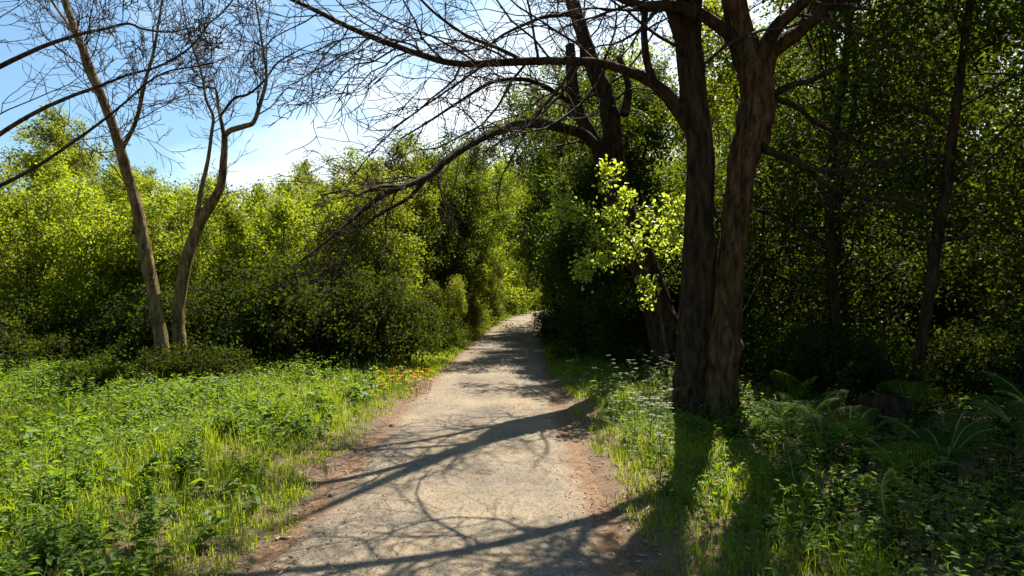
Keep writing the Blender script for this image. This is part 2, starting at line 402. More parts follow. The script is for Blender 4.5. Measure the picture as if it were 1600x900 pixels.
# ---- tree A: dark mossy trunk with the long limb over the path
KA = 7.0 / 8.4
bA = np.array([(1086 - 800) / FPX * 7.0, 7.0, 0]); bA[2] = gh(bA[0], bA[1]) - .05
tA = thing('bare_tree', bA, 'tall dark mossy tree whose long bare limb reaches left over the path high up', 'tree')
trunkA = big_limb([(1086, 668, 8.4, .40), (1085, 645, 8.4, .31), (1084, 600, 8.4, .26), (1086, 540, 8.4, .235), (1089, 480, 8.4, .22), (1091, 350, 8.4, .18), (1094, 240, 8.4, .18),
                   (1084, 150, 8.4, .18), (1076, 60, 8.4, .165), (1078, 0, 8.4, .15), (1088, -150, 8.5, .13), (1070, -350, 8.6, .09), (1090, -520, 8.7, .03)],
                  bA, 'trunk', tA, M_DARKBARK, 44, .075, 260, 1, KA)
limbs = []
limbs.append(big_limb([(1090, 215, 7.0, .11), (1062, 172, 7.0, .092), (1022, 130, 6.95, .07), (975, 110, 6.7, .054), (930, 98, 6.45, .047), (870, 95, 6.2, .041), (800, 97, 6.05, .037), (720, 100, 5.95, .034),
                       (660, 86, 5.9, .031), (600, 65, 5.85, .028), (540, 40, 5.8, .024), (490, 15, 5.75, .02), (445, -6, 5.7, .016), (380, -45, 5.6, .009)], bA, 'limb', tA, M_DARKBARK, 9, .06, 90, 2))
limbs.append(big_limb([(1024, 132, 8.34, .06), (1011, 95, 8.34, .055), (1006, 45, 8.5, .05), (1008, 10, 8.5, .045), (1000, -30, 8.4, .04), (960, -110, 8.2, .02)], bA, 'limb', tA, M_DARKBARK, 8, .05, 30, 3, KA))
limbs.append(big_limb([(1078, 110, 8.4, .1), (1062, 60, 8.3, .09), (1050, 20, 8.2, .085), (1020, -60, 8.0, .075), (900, -190, 7.8, .065), (760, -260, 7.7, .055), (560, -310, 7.5, .03)], bA, 'limb', tA, M_DARKBARK, 8, .05, 40, 4, KA))
limbs.append(big_limb([(818, 95, 6.1, .022), (775, 74, 6.0, .019), (728, 55, 5.9, .016), (678, 19, 5.8, .013), (640, -20, 5.7, .009)], bA, 'limb', tA, M_DARKBARK, 6, .04, 30, 5))
TA = Tree()
sp = dict(SPB, n=[6, 6, 4], up=.0, lean=np.array([-.06, 0, -.02]))
TA.kids(limbs[0][20:, :3], limbs[0][20:, 3] * .6, 0, sp, 3.0, 0.05, 28)
TA.kids(limbs[1][:, :3], limbs[1][:, 3] * .6, 0, sp, 2.0, .3, 8)
TA.kids(limbs[2][:, :3], limbs[2][:, 3] * .6, 0, sp, 2.6, .3, 16)
TA.kids(limbs[3][:, :3], limbs[3][:, 3] * .6, 0, sp, 2.4, .1, 10)
TA.kids(trunkA[120:, :3], trunkA[120:, 3] * .4, 0, dict(SPB, up=.04), 2.6, .2, 14)
spl = dict(n=[6, 5, 3], max=2, leaf=1, wob=.16, up=-.01, rmin=.004, t0=.2, ang=(30, 70), ratio=.55)
TA2 = Tree()
TA2.kids(trunkA[200:, :3], trunkA[200:, 3] * .4, 0, spl, 3.4, .05, 10)
TA2.kids(limbs[2][14:24, :3], limbs[2][14:24, 3] * .6, 0, spl, 1.8, .05, 3)
TA.tw.V += TA2.tw.V; TA.tw.F += [f + TA.tw.n for f in TA2.tw.F]; TA.tw.M += TA2.tw.M; TA.tw.n += TA2.tw.n
TA.sites, TA.dirs = TA2.sites, TA2.dirs
finish(tA, TA, M_TWIG, M_MID, 5, .07, .045, spread=.08)

# ---- tree B: forked brown trunk
KB = 6.85 / 8.0
bB = np.array([(1130 - 800) / FPX * 6.85, 6.85, 0]); bB[2] = gh(bB[0], bB[1]) - .05
tB = thing('forked_tree', bB, 'forked brown tree with swollen crotch and a broken stub, touching the dark mossy trunk', 'tree')
trunkB = big_limb([(1128, 680, 8.0, .36), (1126, 650, 8.0, .28), (1124, 600, 8.0, .235), (1128, 540, 8.0, .2), (1136, 480, 8.0, .18), (1144, 400, 8.0, .165), (1152, 320, 8.0, .17), (1160, 255, 8.0, .18),
                   (1176, 200, 8.0, .22), (1184, 150, 8.0, .215), (1174, 110, 8.0, .19), (1160, 65, 8.0, .17), (1148, 15, 8.0, .155), (1143, -40, 8.0, .14), (1130, -200, 8.1, .11), (1150, -400, 8.2, .05), (1150, -520, 8.2, .02)],
                  bB, 'trunk', tB, M_PALEBARK, 44, .075, 280, 5, KB)
lb = []
lb.append(big_limb([(1172, 105, 8, .1), (1150, 68, 7.9, .09), (1128, 44, 7.85, .08), (1090, 20, 7.8, .075), (1050, 9, 7.7, .065), (1000, 8, 7.6, .055), (965, -5, 7.5, .05), (900, -30, 7.3, .035), (830, -80, 7.0, .02)], bB, 'limb', tB, M_DARKBARK, 9, .06, 60, 6, KB))
lb.append(big_limb([(1182, 120, 8, .11), (1190, 85, 7.9, .095), (1215, 42, 7.8, .085), (1257, 0, 7.7, .075), (1300, -60, 7.6, .06), (1330, -180, 7.6, .04), (1350, -300, 7.6, .015)], bB, 'limb', tB, M_DARKBARK, 9, .06, 50, 7, KB))
lb.append(big_limb([(1186, 140, 8, .13), (1200, 92, 8.1, .115), (1212, 75, 8.1, .11), (1240, 55, 8.2, .1), (1270, 30, 8.3, .09), (1301, 0, 8.4, .08), (1350, -60, 8.6, .06), (1440, -150, 8.8, .03)], bB, 'limb', tB, M_PALEBARK, 9, .06, 50, 8, KB))
lb.append(big_limb([(1196, 160, 8, .07), (1214, 144, 7.9, .055), (1235, 133, 7.8, .045), (1265, 126, 7.75, .04), (1295, 112, 7.7, .034), (1313, 103, 7.7, .026)], bB, 'limb', tB, M_DARKBARK, 8, .08, 30, 9, KB))
lb.append(big_limb([(1172, 215, 8, .07), (1205, 237, 7.8, .05), (1240, 250, 7.6, .042), (1280, 280, 7.5, .036), (1310, 300, 7.4, .03), (1350, 308, 7.4, .026), (1400, 312, 7.3, .022), (1480, 330, 7.2, .012)], bB, 'limb', tB, M_DARKBARK, 7, .07, 40, 10, KB))
lb.append(big_limb([(1236, 249, 7.6, .034), (1262, 263, 7.5, .03), (1330, 266, 7.4, .026), (1370, 258, 7.3, .024), (1410, 243, 7.2, .02), (1470, 225, 7.1, .012)], bB, 'limb', tB, M_DARKBARK, 7, .07, 30, 11, KB))
lb.append(big_limb([(1192, 150, 8.1, .05), (1240, 165, 8.3, .036), (1280, 195, 8.4, .03), (1320, 208, 8.5, .026), (1360, 200, 8.6, .022), (1410, 180, 8.7, .012)], bB, 'limb', tB, M_DARKBARK, 7, .07, 30, 12, KB))
TB = Tree()
TB.kids(lb[0][:, :3], lb[0][:, 3] * .6, 0, sp, 2.4, .35, 14)
TB.kids(lb[1][:, :3], lb[1][:, 3] * .5, 0, dict(SPB, up=.03), 2.4, .3, 10)
TB.kids(lb[2][:, :3], lb[2][:, 3] * .5, 0, dict(SPB, up=.03), 2.4, .4, 10)
for q in (4, 5, 6): TB.kids(lb[q][:, :3], lb[q][:, 3] * .6, 1, SPB, 1.2, .2, 9)
TB.kids(trunkB[140:, :3], trunkB[140:, 3] * .3, 0, dict(SPB, up=.03), 2.4, .4, 10)
TB.kids(trunkB[40:140, :3], trunkB[40:140, 3] * .08, 2, SPB, 1.3, .1, 10)
TB2 = Tree()
TB2.kids(trunkB[208:, :3], trunkB[208:, 3] * .4, 0, spl, 4.4, .05, 26)
TB2.kids(lb[2][26:, :3], lb[2][26:, 3] * .6, 0, spl, 4.2, .05, 14)
TB2.kids(lb[1][22:, :3], lb[1][22:, 3] * .6, 0, spl, 4.2, .05, 14)
TB.tw.V += TB2.tw.V; TB.tw.F += [f + TB.tw.n for f in TB2.tw.F]; TB.tw.M += TB2.tw.M; TB.tw.n += TB2.tw.n
TB.sites, TB.dirs = TB2.sites, TB2.dirs
finish(tB, TB, M_TWIG, M_MID, 8, .07, .045, spread=.08)

# ---- tree C: leaning tree with the arching low limb
KC = 10.4 / 11.5
bC = np.array([(1050 - 800) / FPX * 10.4, 10.4, 0]); bC[2] = gh(bC[0], bC[1]) - .05
tC = thing('leaning_tree', bC, 'leaning dark tree behind the bright sapling, its low limb arched across the path', 'tree')
trunkC = big_limb([(1052, 594, 11.5, .42), (1046, 560, 11.5, .33), (1030, 490, 11.5, .28), (1004, 410, 11.5, .26), (978, 340, 11.5, .24), (964, 290, 11.5, .23), (960, 240, 11.5, .19), (955, 190, 11.5, .165), (946, 150, 11.5, .155),
                   (930, 110, 11.5, .15), (916, 70, 11.5, .14), (905, 35, 11.5, .13), (893, -5, 11.5, .12), (880, -80, 11.5, .1), (860, -220, 11.4, .05), (850, -300, 11.4, .015)], bC, 'trunk', tC, M_DARKBARK, 36, .075, 240, 13, KC)
lc = []
lc.append(big_limb([(962, 285, 11.5, .17), (945, 248, 11.5, .15), (920, 205, 11.4, .13), (900, 165, 11.4, .115), (895, 118, 11.3, .1), (891, 70, 11.3, .085)], bC, 'limb', tC, M_DARKBARK, 12, .1, 40, 14, KC))
lc.append(big_limb([(950, 258, 10.4, .12), (918, 215, 10.1, .09), (880, 200, 9.3, .075), (840, 193, 8.6, .064), (800, 197, 8.1, .056), (755, 215, 7.6, .051), (710, 241, 7.2, .046), (670, 274, 6.9, .04), (630, 292, 6.6, .034),
                    (600, 305, 6.4, .029), (565, 330, 6.2, .024), (530, 360, 6.0, .019), (500, 385, 5.85, .014), (470, 408, 5.7, .008)], bC, 'limb', tC, M_DARKBARK, 10, .06, 90, 15))
lc.append(big_limb([(905, 172, 10.35, .055), (888, 159, 10.2, .048), (853, 136, 9.9, .042), (818, 124, 9.6, .036), (771, 128, 9.3, .03), (728, 152, 8.9, .024), (670, 190, 8.5, .016), (625, 217, 8.2, .009)], bC, 'limb', tC, M_DARKBARK, 7, .05, 50, 16))
lc.append(big_limb([(900, 25, 11.5, .05), (886, 23, 11.4, .042), (849, 27, 11.2, .036), (818, 39, 11, .03), (787, 54, 10.8, .024), (755, 75, 10.6, .018), (715, 80, 10.4, .01)], bC, 'limb', tC, M_DARKBARK, 7, .05, 40, 17, KC))
lc.append(big_limb([(672, 272, 6.9, .028), (640, 308, 6.7, .023), (605, 328, 6.6, .019), (575, 348, 6.5, .015), (550, 380, 6.4, .01), (530, 420, 6.3, .006)], bC, 'limb', tC, M_DARKBARK, 7, .05, 40, 18))
lc.append(big_limb([(632, 292, 6.6, .026), (598, 292, 6.4, .024), (570, 299, 6.2, .02), (558, 305, 6.1, .015), (540, 298, 6.0, .01), (500, 305, 5.9, .006)], bC, 'limb', tC, M_DARKBARK, 7, .05, 30, 19))
lc.append(big_limb([(975, 180, 11.5, .09), (982, 140, 11.6, .07), (976, 112, 11.7, .06), (966, 88, 11.7, .05)], bC, 'limb', tC, M_DARKBARK, 8, .08, 30, 20, KC))
TC = Tree()
spc = dict(SPB, lean=np.array([-.05, 0, -.03]), n=[5, 5, 4])
TC.kids(lc[1][12:, :3], lc[1][12:, 3] * .5, 0, spc, 1.5, .1, 26)
TC.kids(lc[2][:, :3], lc[2][:, 3] * .6, 0, spc, 2.4, .15, 26)
TC.kids(lc[3][:, :3], lc[3][:, 3] * .6, 0, spc, 2.2, .15, 14)
TC.kids(lc[4][:, :3], lc[4][:, 3] * .5, 1, spc, 1.3, .2, 8)
TC.kids(lc[5][:, :3], lc[5][:, 3] * .6, 1, spc, 1.0, .2, 6)
TC.kids(lc[0][:, :3], lc[0][:, 3] * .3, 0, spc, 2.2, .3, 10)
TC.kids(trunkC[110:, :3], trunkC[110:, 3] * .3, 0, dict(SPB, up=.0), 2.3, .05, 22)
finish(tC, TC, M_TWIG)

# ---- left pair and the tree at the far left
SPL = dict(SPB, up=.05, n=[5, 5, 4], ang=(25, 60))
_full = limb_pts
def limb_pts(tr, base, k=1.0):
    q = _full(tr, base, k * .93); q[:, 3] *= .76; return q
bL = np.array([(288 - 800) / FPX * 9.3, 9.3, 0]); bL[2] = gh(bL[0], bL[1]) - .05
tL = thing('bare_tree', bL, 'slim bare tree with elbowed pale branch, standing left of the bramble thicket', 'tree')
kL = [big_limb([(287, 605, 10, .2), (285, 585, 10, .155), (281, 540, 10, .135), (279, 490, 10, .125), (284, 440, 10, .12), (296, 390, 10, .12), (313, 345, 10, .115), (335, 310, 10, .1), (346, 285, 10, .085), (350, 240, 10, .068), (351, 206, 10, .062)],
               bL, 'trunk', tL, M_LEFTBARK, 14, .05, 80, 21)]
kL.append(big_limb([(350, 212, 10, .05), (362, 203, 9.95, .062), (382, 197, 9.9, .06), (396, 191, 9.85, .05), (405, 166, 9.8, .045), (415, 132, 9.8, .038), (416, 107, 9.8, .03), (410, 73, 9.8, .024), (405, 37, 9.8, .02), (398, -10, 9.8, .016), (395, -90, 9.8, .008)], bL, 'limb', tL, M_LEFTBARK, 8, .05, 60, 22))
kL.append(big_limb([(351, 215, 10, .05), (345, 185, 10, .04), (341, 165, 10.1, .034), (338, 142, 10.1, .028), (331, 137, 10.1, .026), (314, 136, 10.2, .02), (300, 132, 10.2, .016)], bL, 'limb', tL, M_LEFTBARK, 7, .05, 36, 23))
kL.append(big_limb([(345, 180, 10, .032), (366, 154, 10.1, .03), (388, 147, 10.2, .028), (412, 127, 10.3, .025), (432, 100, 10.4, .022), (450, 88, 10.5, .018), (485, 70, 10.6, .012), (520, 62, 10.7, .006)], bL, 'limb', tL, M_TWIG, 6, .05, 44, 24))
kL.append(big_limb([(306, 352, 10, .06), (314, 300, 9.9, .05), (325, 250, 9.9, .042), (331, 205, 9.9, .036), (333, 182, 9.9, .032), (322, 155, 9.8, .028), (316, 120, 9.8, .024), (305, 85, 9.7, .02), (293, 48, 9.7, .016), (284, 0, 9.6, .012), (270, -70, 9.6, .006)], bL, 'limb', tL, M_LEFTBARK, 7, .05, 60, 25))
TL = Tree()
TL.kids(kL[1][14:, :3], kL[1][14:, 3] * .6, 0, SPL, 2.0, .1, 16)
TL.kids(kL[3][:, :3], kL[3][:, 3] * .6, 0, SPL, 1.8, .15, 12)
TL.kids(kL[2][:, :3], kL[2][:, 3] * .6, 0, SPL, 1.6, .2, 8)
TL.kids(kL[4][10:, :3], kL[4][10:, 3] * .6, 0, SPL, 1.8, .1, 16)
TL.kids(kL[0][40:, :3], kL[0][40:, 3] * .12, 1, SPL, 1.4, .05, 12)
finish(tL, TL, M_TWIG)

bK = np.array([(256 - 800) / FPX * 8.93, 8.93, 0]); bK[2] = gh(bK[0], bK[1]) - .05
tK = thing('bare_tree', bK, 'slim brown tree leaning left, with sun on its right edge, at the left side', 'tree')
kK = [big_limb([(258, 614, 9.6, .2), (257, 590, 9.6, .16), (253, 540, 9.6, .14), (242, 470, 9.6, .125), (232, 420, 9.6, .12), (223, 370, 9.6, .12), (215, 325, 9.6, .11), (203, 285, 9.6, .1), (190, 240, 9.5, .095), (170, 180, 9.4, .085), (138, 100, 9.3, .075), (100, 0, 9.2, .06), (50, -150, 9.1, .04), (30, -260, 9, .012)],
               bK, 'trunk', tK, M_LEFTBARK, 14, .05, 110, 26)]
kK.append(big_limb([(188, 237, 9.5, .05), (212, 190, 9.4, .04), (226, 130, 9.3, .034), (240, 80, 9.2, .028), (250, 20, 9.1, .02), (262, -60, 9, .01)], bK, 'limb', tK, M_LEFTBARK, 7, .05, 40, 27))
kK.append(big_limb([(164, 165, 9.4, .05), (135, 110, 9.4, .042), (120, 60, 9.4, .034), (80, 0, 9.4, .022), (50, -60, 9.4, .01)], bK, 'limb', tK, M_LEFTBARK, 7, .05, 40, 28))
TK = Tree()
for q in (1, 2): TK.kids(kK[q][:, :3], kK[q][:, 3] * .6, 0, SPL, 1.9, .15, 14)
TK.kids(kK[0][50:, :3], kK[0][50:, 3] * .25, 0, SPL, 2.0, .05, 18)
TK.kids(kK[0][24:50, :3], kK[0][24:50, 3] * .08, 2, SPL, .8, .05, 7)
finish(tK, TK, M_TWIG)

bJ = np.array([(-80 - 800) / FPX * 6.5, 6.5, 0]); bJ[2] = gh(bJ[0], bJ[1]) - .05
tJ = thing('bare_tree', bJ, 'bare tree at the far left edge with dark branches crossing the blue sky', 'tree')
_thin = limb_pts
def limb_pts(tr, base, k=1.0):
    q = _thin(tr, base, k); q[:, 3] *= .62; return q
kJ = [big_limb([(-80, 660, 7, .24), (-78, 630, 7, .18), (-70, 540, 7, .15), (-62, 420, 7, .14), (-66, 320, 7, .13), (-54, 220, 7, .12), (-50, 120, 7, .11), (-38, 20, 7, .1), (-40, -100, 7, .08), (-50, -260, 7, .05), (-45, -420, 7, .015)], bJ, 'trunk', tJ, M_LEFTBARK, 14, .05, 100, 29)]
kJ.append(big_limb([(-58, 250, 7, .06), (30, 190, 7, .05), (100, 155, 7, .042), (160, 133, 6.95, .034), (200, 117, 6.9, .028), (244, 105, 6.9, .026), (281, 86, 6.85, .024), (305, 66, 6.8, .021), (327, 37, 6.8, .018), (347, 20, 6.7, .015), (372, -10, 6.7, .008)], bJ, 'limb', tJ, M_TWIG, 7, .05, 50, 30))
kJ.append(big_limb([(-64, 320, 7, .055), (40, 270, 7, .044), (110, 225, 7, .036), (165, 185, 6.9, .03), (200, 156, 6.9, .026), (229, 130, 6.8, .022), (261, 112, 6.8, .019), (298, 105, 6.7, .014), (335, 98, 6.7, .006)], bJ, 'limb', tJ, M_TWIG, 7, .05, 50, 31))
kJ.append(big_limb([(-52, 130, 7, .06), (50, 80, 6.95, .05), (120, 55, 6.9, .042), (165, 45, 6.8, .036), (200, 37, 6.7, .028), (226, 46, 6.7, .024), (263, 50, 6.6, .018), (296, 44, 6.5, .008)], bJ, 'limb', tJ, M_TWIG, 7, .05, 44, 32))
limb_pts = _thin
TJ = Tree()
for q in (1, 2, 3): TJ.kids(kJ[q][:, :3], kJ[q][:, 3] * .6, 0, SPL, 1.6, .25, 14)
TJ.kids(kJ[0][45:, :3], kJ[0][45:, 3] * .3, 0, SPL, 2.2, .05, 18)
finish(tJ, TJ, M_TWIG)

limb_pts = _full

# ---- bright sapling
bS = np.array([(1042 - 800) / FPX * 9.2, 9.2, 0]); bS[2] = gh(bS[0], bS[1]) - .03
tS = thing('sapling', bS, 'young sapling with glowing yellow-green leaves in front of the leaning trunk', 'sapling')
kS = [big_limb([(1042, 612, 9.2, .03), (1040, 540, 9.2, .024), (1022, 460, 9.1, .02), (1004, 415, 9.0, .018), (985, 378, 8.9, .014), (955, 352, 8.8, .011), (915, 335, 8.6, .008), (866, 322, 8.5, .005)], bS, 'trunk', tS, M_TWIG, 6, .05, 40, 33)]
kS.append(big_limb([(1004, 415, 9, .012), (1020, 375, 9, .01), (1036, 345, 8.9, .008), (1052, 318, 8.9, .005)], bS, 'limb', tS, M_TWIG, 5, .05, 20, 34))
kS.append(big_limb([(985, 378, 8.9, .011), (970, 330, 8.9, .009), (955, 295, 8.8, .007), (940, 262, 8.8, .005)], bS, 'limb', tS, M_TWIG, 5, .05, 20, 35))
kS.append(big_limb([(1010, 430, 9.0, .011), (975, 408, 8.8, .009), (940, 412, 8.6, .007), (918, 418, 8.5, .004)], bS, 'limb', tS, M_TWIG, 5, .05, 20, 36))
kS.append(big_limb([(1008, 425, 9.0, .010), (1030, 400, 8.9, .009), (1055, 390, 8.8, .007), (1075, 385, 8.7, .004)], bS, 'limb', tS, M_TWIG, 5, .05, 20, 36))
kS.append(big_limb([(1030, 490, 9.1, .010), (1016, 462, 8.9, .008), (1000, 450, 8.8, .005)], bS, 'limb', tS, M_TWIG, 5, .05, 20, 37))
TS = Tree()
sps = dict(n=[4, 3], max=2, leaf=1, wob=.15, up=.02, rmin=.0025, t0=.1, ang=(35, 70), ratio=.5, flat=.6)
for q, (k_, ln, t0) in enumerate(((20, 1.0, .4), (8, .8, .2), (8, .7, .2), (10, .8, .2), (8, .8, .2), (4, .5, .2))): TS.kids(kS[q][:, :3], kS[q][:, 3] * .6, 0, sps, ln, t0, k_)
finish(tS, TS, M_TWIG, M_BRIGHT, 2, .062, .046, spread=.05, near=True)

# ------------------------------------------------------------------ leafy tree prototypes (copied around with shared meshes)
def leafy_tree(H, spread, stems, lean, mat, bark, per, L, W, r0, sp, low=.12, nb=12, name='leafy_tree'):
    """tree standing at the origin: stems rise and throw boughs; returns the three meshes"""
    g = Geo(); T = Tree()
    for s in range(stems):
        an = 2 * np.pi * (s + R.random() * .6) / stems; out = np.array([math.cos(an), math.sin(an), 0])
        k = lean * (.4 if stems == 1 else 1.)
        q = np.array([np.r_[out * (.12 if stems > 1 else 0), r0 * 1.5, ], np.r_[out * (.15 if stems > 1 else 0) + [0, 0, .3], r0],
                      np.r_[out * k * .25 * H + [0, 0, .33 * H] + R.normal(0, .1, 3), r0 * .8], np.r_[out * k * .55 * H + [0, 0, .66 * H] + R.normal(0, .15, 3), r0 * .5], np.r_[out * k * .9 * H + [0, 0, .97 * H], .012]])
        s_ = spline(q, 40); tube(g, s_[:, :3], s_[:, 3], 9, .06, 0, s)
        T.kids(s_[:, :3], s_[:, 3] * .6, 0, sp, spread, low, nb)
    g.V += T.tw.V; g.F += [f + g.n for f in T.tw.F]; g.M += [m_ + 1 for m_ in T.tw.M]; g.n += T.tw.n
    return (g.mesh('trunk', True), crown_from(T, per, L, W, sp['lspread'], droop=.2).mesh('crown'))

SPW = dict(n=[7, 6, 4], max=2, leaf=1, wob=.15, up=.035, rmin=.005, t0=.1, ang=(36, 78), ratio=.5, cap=2.6, lspread=.13)
SPD = dict(n=[7, 6, 4], max=2, leaf=1, wob=.16, up=.0, rmin=.005, t0=.1, ang=(40, 80), ratio=.5, cap=2.6, lspread=.13)
PROTO = {}
def proto(key, mats, *args, **kw):
    ms = leafy_tree(*args, **kw)
    for mt in mats[:2]: ms[0].materials.append(mt)
    ms[1].materials.append(mats[2])
    PROTO[key] = ms
proto('willow', (M_LEFTBARK, M_TWIG, M_YELLOW), 6.0, 3.6, 4, .34, None, None, 22, .10, .048, .075, SPW, .05, 18)
proto('willow2', (M_LEFTBARK, M_TWIG, M_YELLOW), 6.6, 4.0, 3, .28, None, None, 22, .10, .05, .09, SPW, .03, 24)
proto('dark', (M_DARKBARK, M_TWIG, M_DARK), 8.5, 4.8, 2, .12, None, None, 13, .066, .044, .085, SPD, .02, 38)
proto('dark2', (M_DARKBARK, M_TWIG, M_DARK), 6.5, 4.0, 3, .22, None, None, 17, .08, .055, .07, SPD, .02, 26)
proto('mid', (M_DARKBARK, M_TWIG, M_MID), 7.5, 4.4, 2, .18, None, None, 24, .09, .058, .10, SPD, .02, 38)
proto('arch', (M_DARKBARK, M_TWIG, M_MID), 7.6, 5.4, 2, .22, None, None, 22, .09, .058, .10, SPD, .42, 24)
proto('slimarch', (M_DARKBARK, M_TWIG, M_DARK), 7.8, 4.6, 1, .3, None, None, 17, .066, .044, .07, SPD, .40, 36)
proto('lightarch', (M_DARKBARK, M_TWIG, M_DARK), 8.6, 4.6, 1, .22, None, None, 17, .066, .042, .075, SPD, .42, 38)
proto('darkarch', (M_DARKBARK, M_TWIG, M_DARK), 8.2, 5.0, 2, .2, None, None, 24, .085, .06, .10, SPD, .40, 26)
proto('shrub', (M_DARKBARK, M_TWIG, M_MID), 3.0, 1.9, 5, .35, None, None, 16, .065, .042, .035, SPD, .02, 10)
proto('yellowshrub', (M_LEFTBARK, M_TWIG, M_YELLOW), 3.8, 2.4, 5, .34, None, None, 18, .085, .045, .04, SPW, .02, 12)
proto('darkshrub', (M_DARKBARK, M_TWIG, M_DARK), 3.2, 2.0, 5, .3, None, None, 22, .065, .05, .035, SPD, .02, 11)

CATS = {'slimarch': ('broadleaf_tree', 'tree'), 'willow': ('willow_tree', 'tree'), 'willow2': ('willow_tree', 'tree'), 'dark': ('broadleaf_tree', 'tree'), 'dark2': ('broadleaf_tree', 'tree'),
        'mid': ('broadleaf_tree', 'tree'), 'lightarch': ('broadleaf_tree', 'tree'), 'arch': ('broadleaf_tree', 'tree'), 'darkarch': ('broadleaf_tree', 'tree'), 'yellowshrub': ('willow_shrub', 'shrub'), 'shrub': ('shrub', 'shrub'), 'darkshrub': ('shrub', 'shrub')}
def plant(key, x, y, s, rz, label, group=None, sxy=None):
    nm, cat = CATS[key]
    t = thing(nm, (x, y, gh(x, y) - .08), label, cat, group)
    t.rotation_euler = (0, 0, rz); t.scale = (sxy or s, sxy or s, s)
    for part, me in zip(('stems' if cat == 'shrub' else 'trunk', 'crown'), PROTO[key]):
        o = bpy.data.objects.new(part, me); COL.objects.link(o); o.parent = t
    return t

# left background: yellow-green willows beyond the bramble
WROW = 'yellow-green willows along the left background'
plant('willow', -6.2, 15.5, .68, .3, 'yellow-green willow rising behind the right shoulder of the bramble thicket', WROW)
plant('willow2', -9.6, 16.5, .66, 1.9, 'bushy yellow-green willow seen between the two slim left trees', WROW)
plant('willow', -3.6, 17.5, .72, 2.4, 'rounded yellow-green willow whose crown stands behind the arching limb', WROW)
plant('willow2', -13.0, 18.5, .74, 4.0, 'yellow-green willow at the left edge behind the leaning brown tree', WROW)
plant('mid', -11.5, 13.5, .5, .9, 'mid-green bushy tree behind the pair of slim left trees')
plant('mid', -8.0, 13.2, .42, 2.6, 'low mid-green tree just right of the elbowed bare tree')
plant('willow', -16.5, 16, .8, 5.1, 'willow outermost on the left of the background row', WROW)
for x, y, s, rz, k in ((-8, 22, .75, .4, 'willow2'), (-12, 24, .8, 2.0, 'willow'), (-4.5, 23, .9, 3.1, 'willow2'), (-17, 23, 1.0, 1.2, 'mid'), (-21, 19, .95, 4.4, 'willow2'), (-15, 12.5, .7, 2.2, 'mid'), (-19, 29, 1., .2, 'mid'), (-9, 30, 1.0, 5, 'mid')):
    plant(k, x, y, s, rz, 'background tree half hidden behind the left willow row', 'half hidden trees behind the left willows')
HEDGE = 'yellow-green willow shrubs behind the bramble thickets'
for x, y, s, rz in ((-3.2, 13.6, .8, .2), (-4.9, 13.4, .85, 1.7), (-6.6, 13.0, .78, 3.0), (-8.3, 12.6, .82, 4.1), (-10.2, 12.4, .85, 5.2), (-12.3, 12.2, 1., 2.2), (-14.5, 13.5, 1., .8)):
    plant('yellowshrub', x, y, s, rz, 'yellow-green willow shrub in the hedge right behind the dark bramble thickets', HEDGE)
for x, y, s, rz in ((-5.5, 20, 1.4, .2), (-8.5, 19.5, 1.4, 1.7), (-11.5, 21, 1.5, 3.0), (-15, 20, 1.5, 4.1), (-19, 17, 1.4, 5.2), (-7, 26, 1.6, 2.2), (-13, 27, 1.6, 2.9), (-19, 25, 1.6, .8)):
    plant('shrub', x, y, s, rz, 'green shrub filling the gap beneath the background trees', 'green shrubs beneath the background trees')
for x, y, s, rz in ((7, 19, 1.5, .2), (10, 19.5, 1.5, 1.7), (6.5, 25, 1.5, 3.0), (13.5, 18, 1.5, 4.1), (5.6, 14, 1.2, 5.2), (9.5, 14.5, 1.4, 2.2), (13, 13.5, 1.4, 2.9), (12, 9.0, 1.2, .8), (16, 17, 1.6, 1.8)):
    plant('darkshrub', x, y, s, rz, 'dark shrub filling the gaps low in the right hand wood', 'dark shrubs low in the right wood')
# left of the tunnel
plant('darkarch', -2.1, 19.8, .72, 3.6, 'green tree leaning over the path at the tunnel mouth, left side')
plant('darkarch', 2.0, 24.0, 1.1, 2.2, 'yellow-green tree arching above the middle of the tunnel')
plant('willow', -2.4, 31, 1.25, 5.6, 'yellow-green tree beside the far end of the tunnel')
plant('willow2', -.9, 37.5, 1.2, 2.6, 'glowing yellow-green tree on the outside of the bend')
plant('mid', -3.3, 14.5, .55, 1.0, 'green tree where the left hedge meets the path tunnel')
plant('mid', -2.7, 18.5, .72, .2, 'mid-green broadleaf tree on the left side of the shaded tunnel')
plant('willow2', -2.7, 24.0, 1.0, 5.5, 'tall yellow-green tree over the left side of the tunnel')
plant('willow', -2.0, 28.0, .9, 2.5, 'round yellow-green tree at the left before the bend')
plant('shrub', -1.75, 16.4, .55, 1.1, 'low green shrub at the left path edge before the tunnel')
plant('shrub', -1.6, 21.5, .7, 3.3, 'green shrub leaning over the left path edge inside the tunnel')
plant('shrub', -1.2, 27.5, .8, 4.3, 'sunlit shrub at the left path edge near the bend')
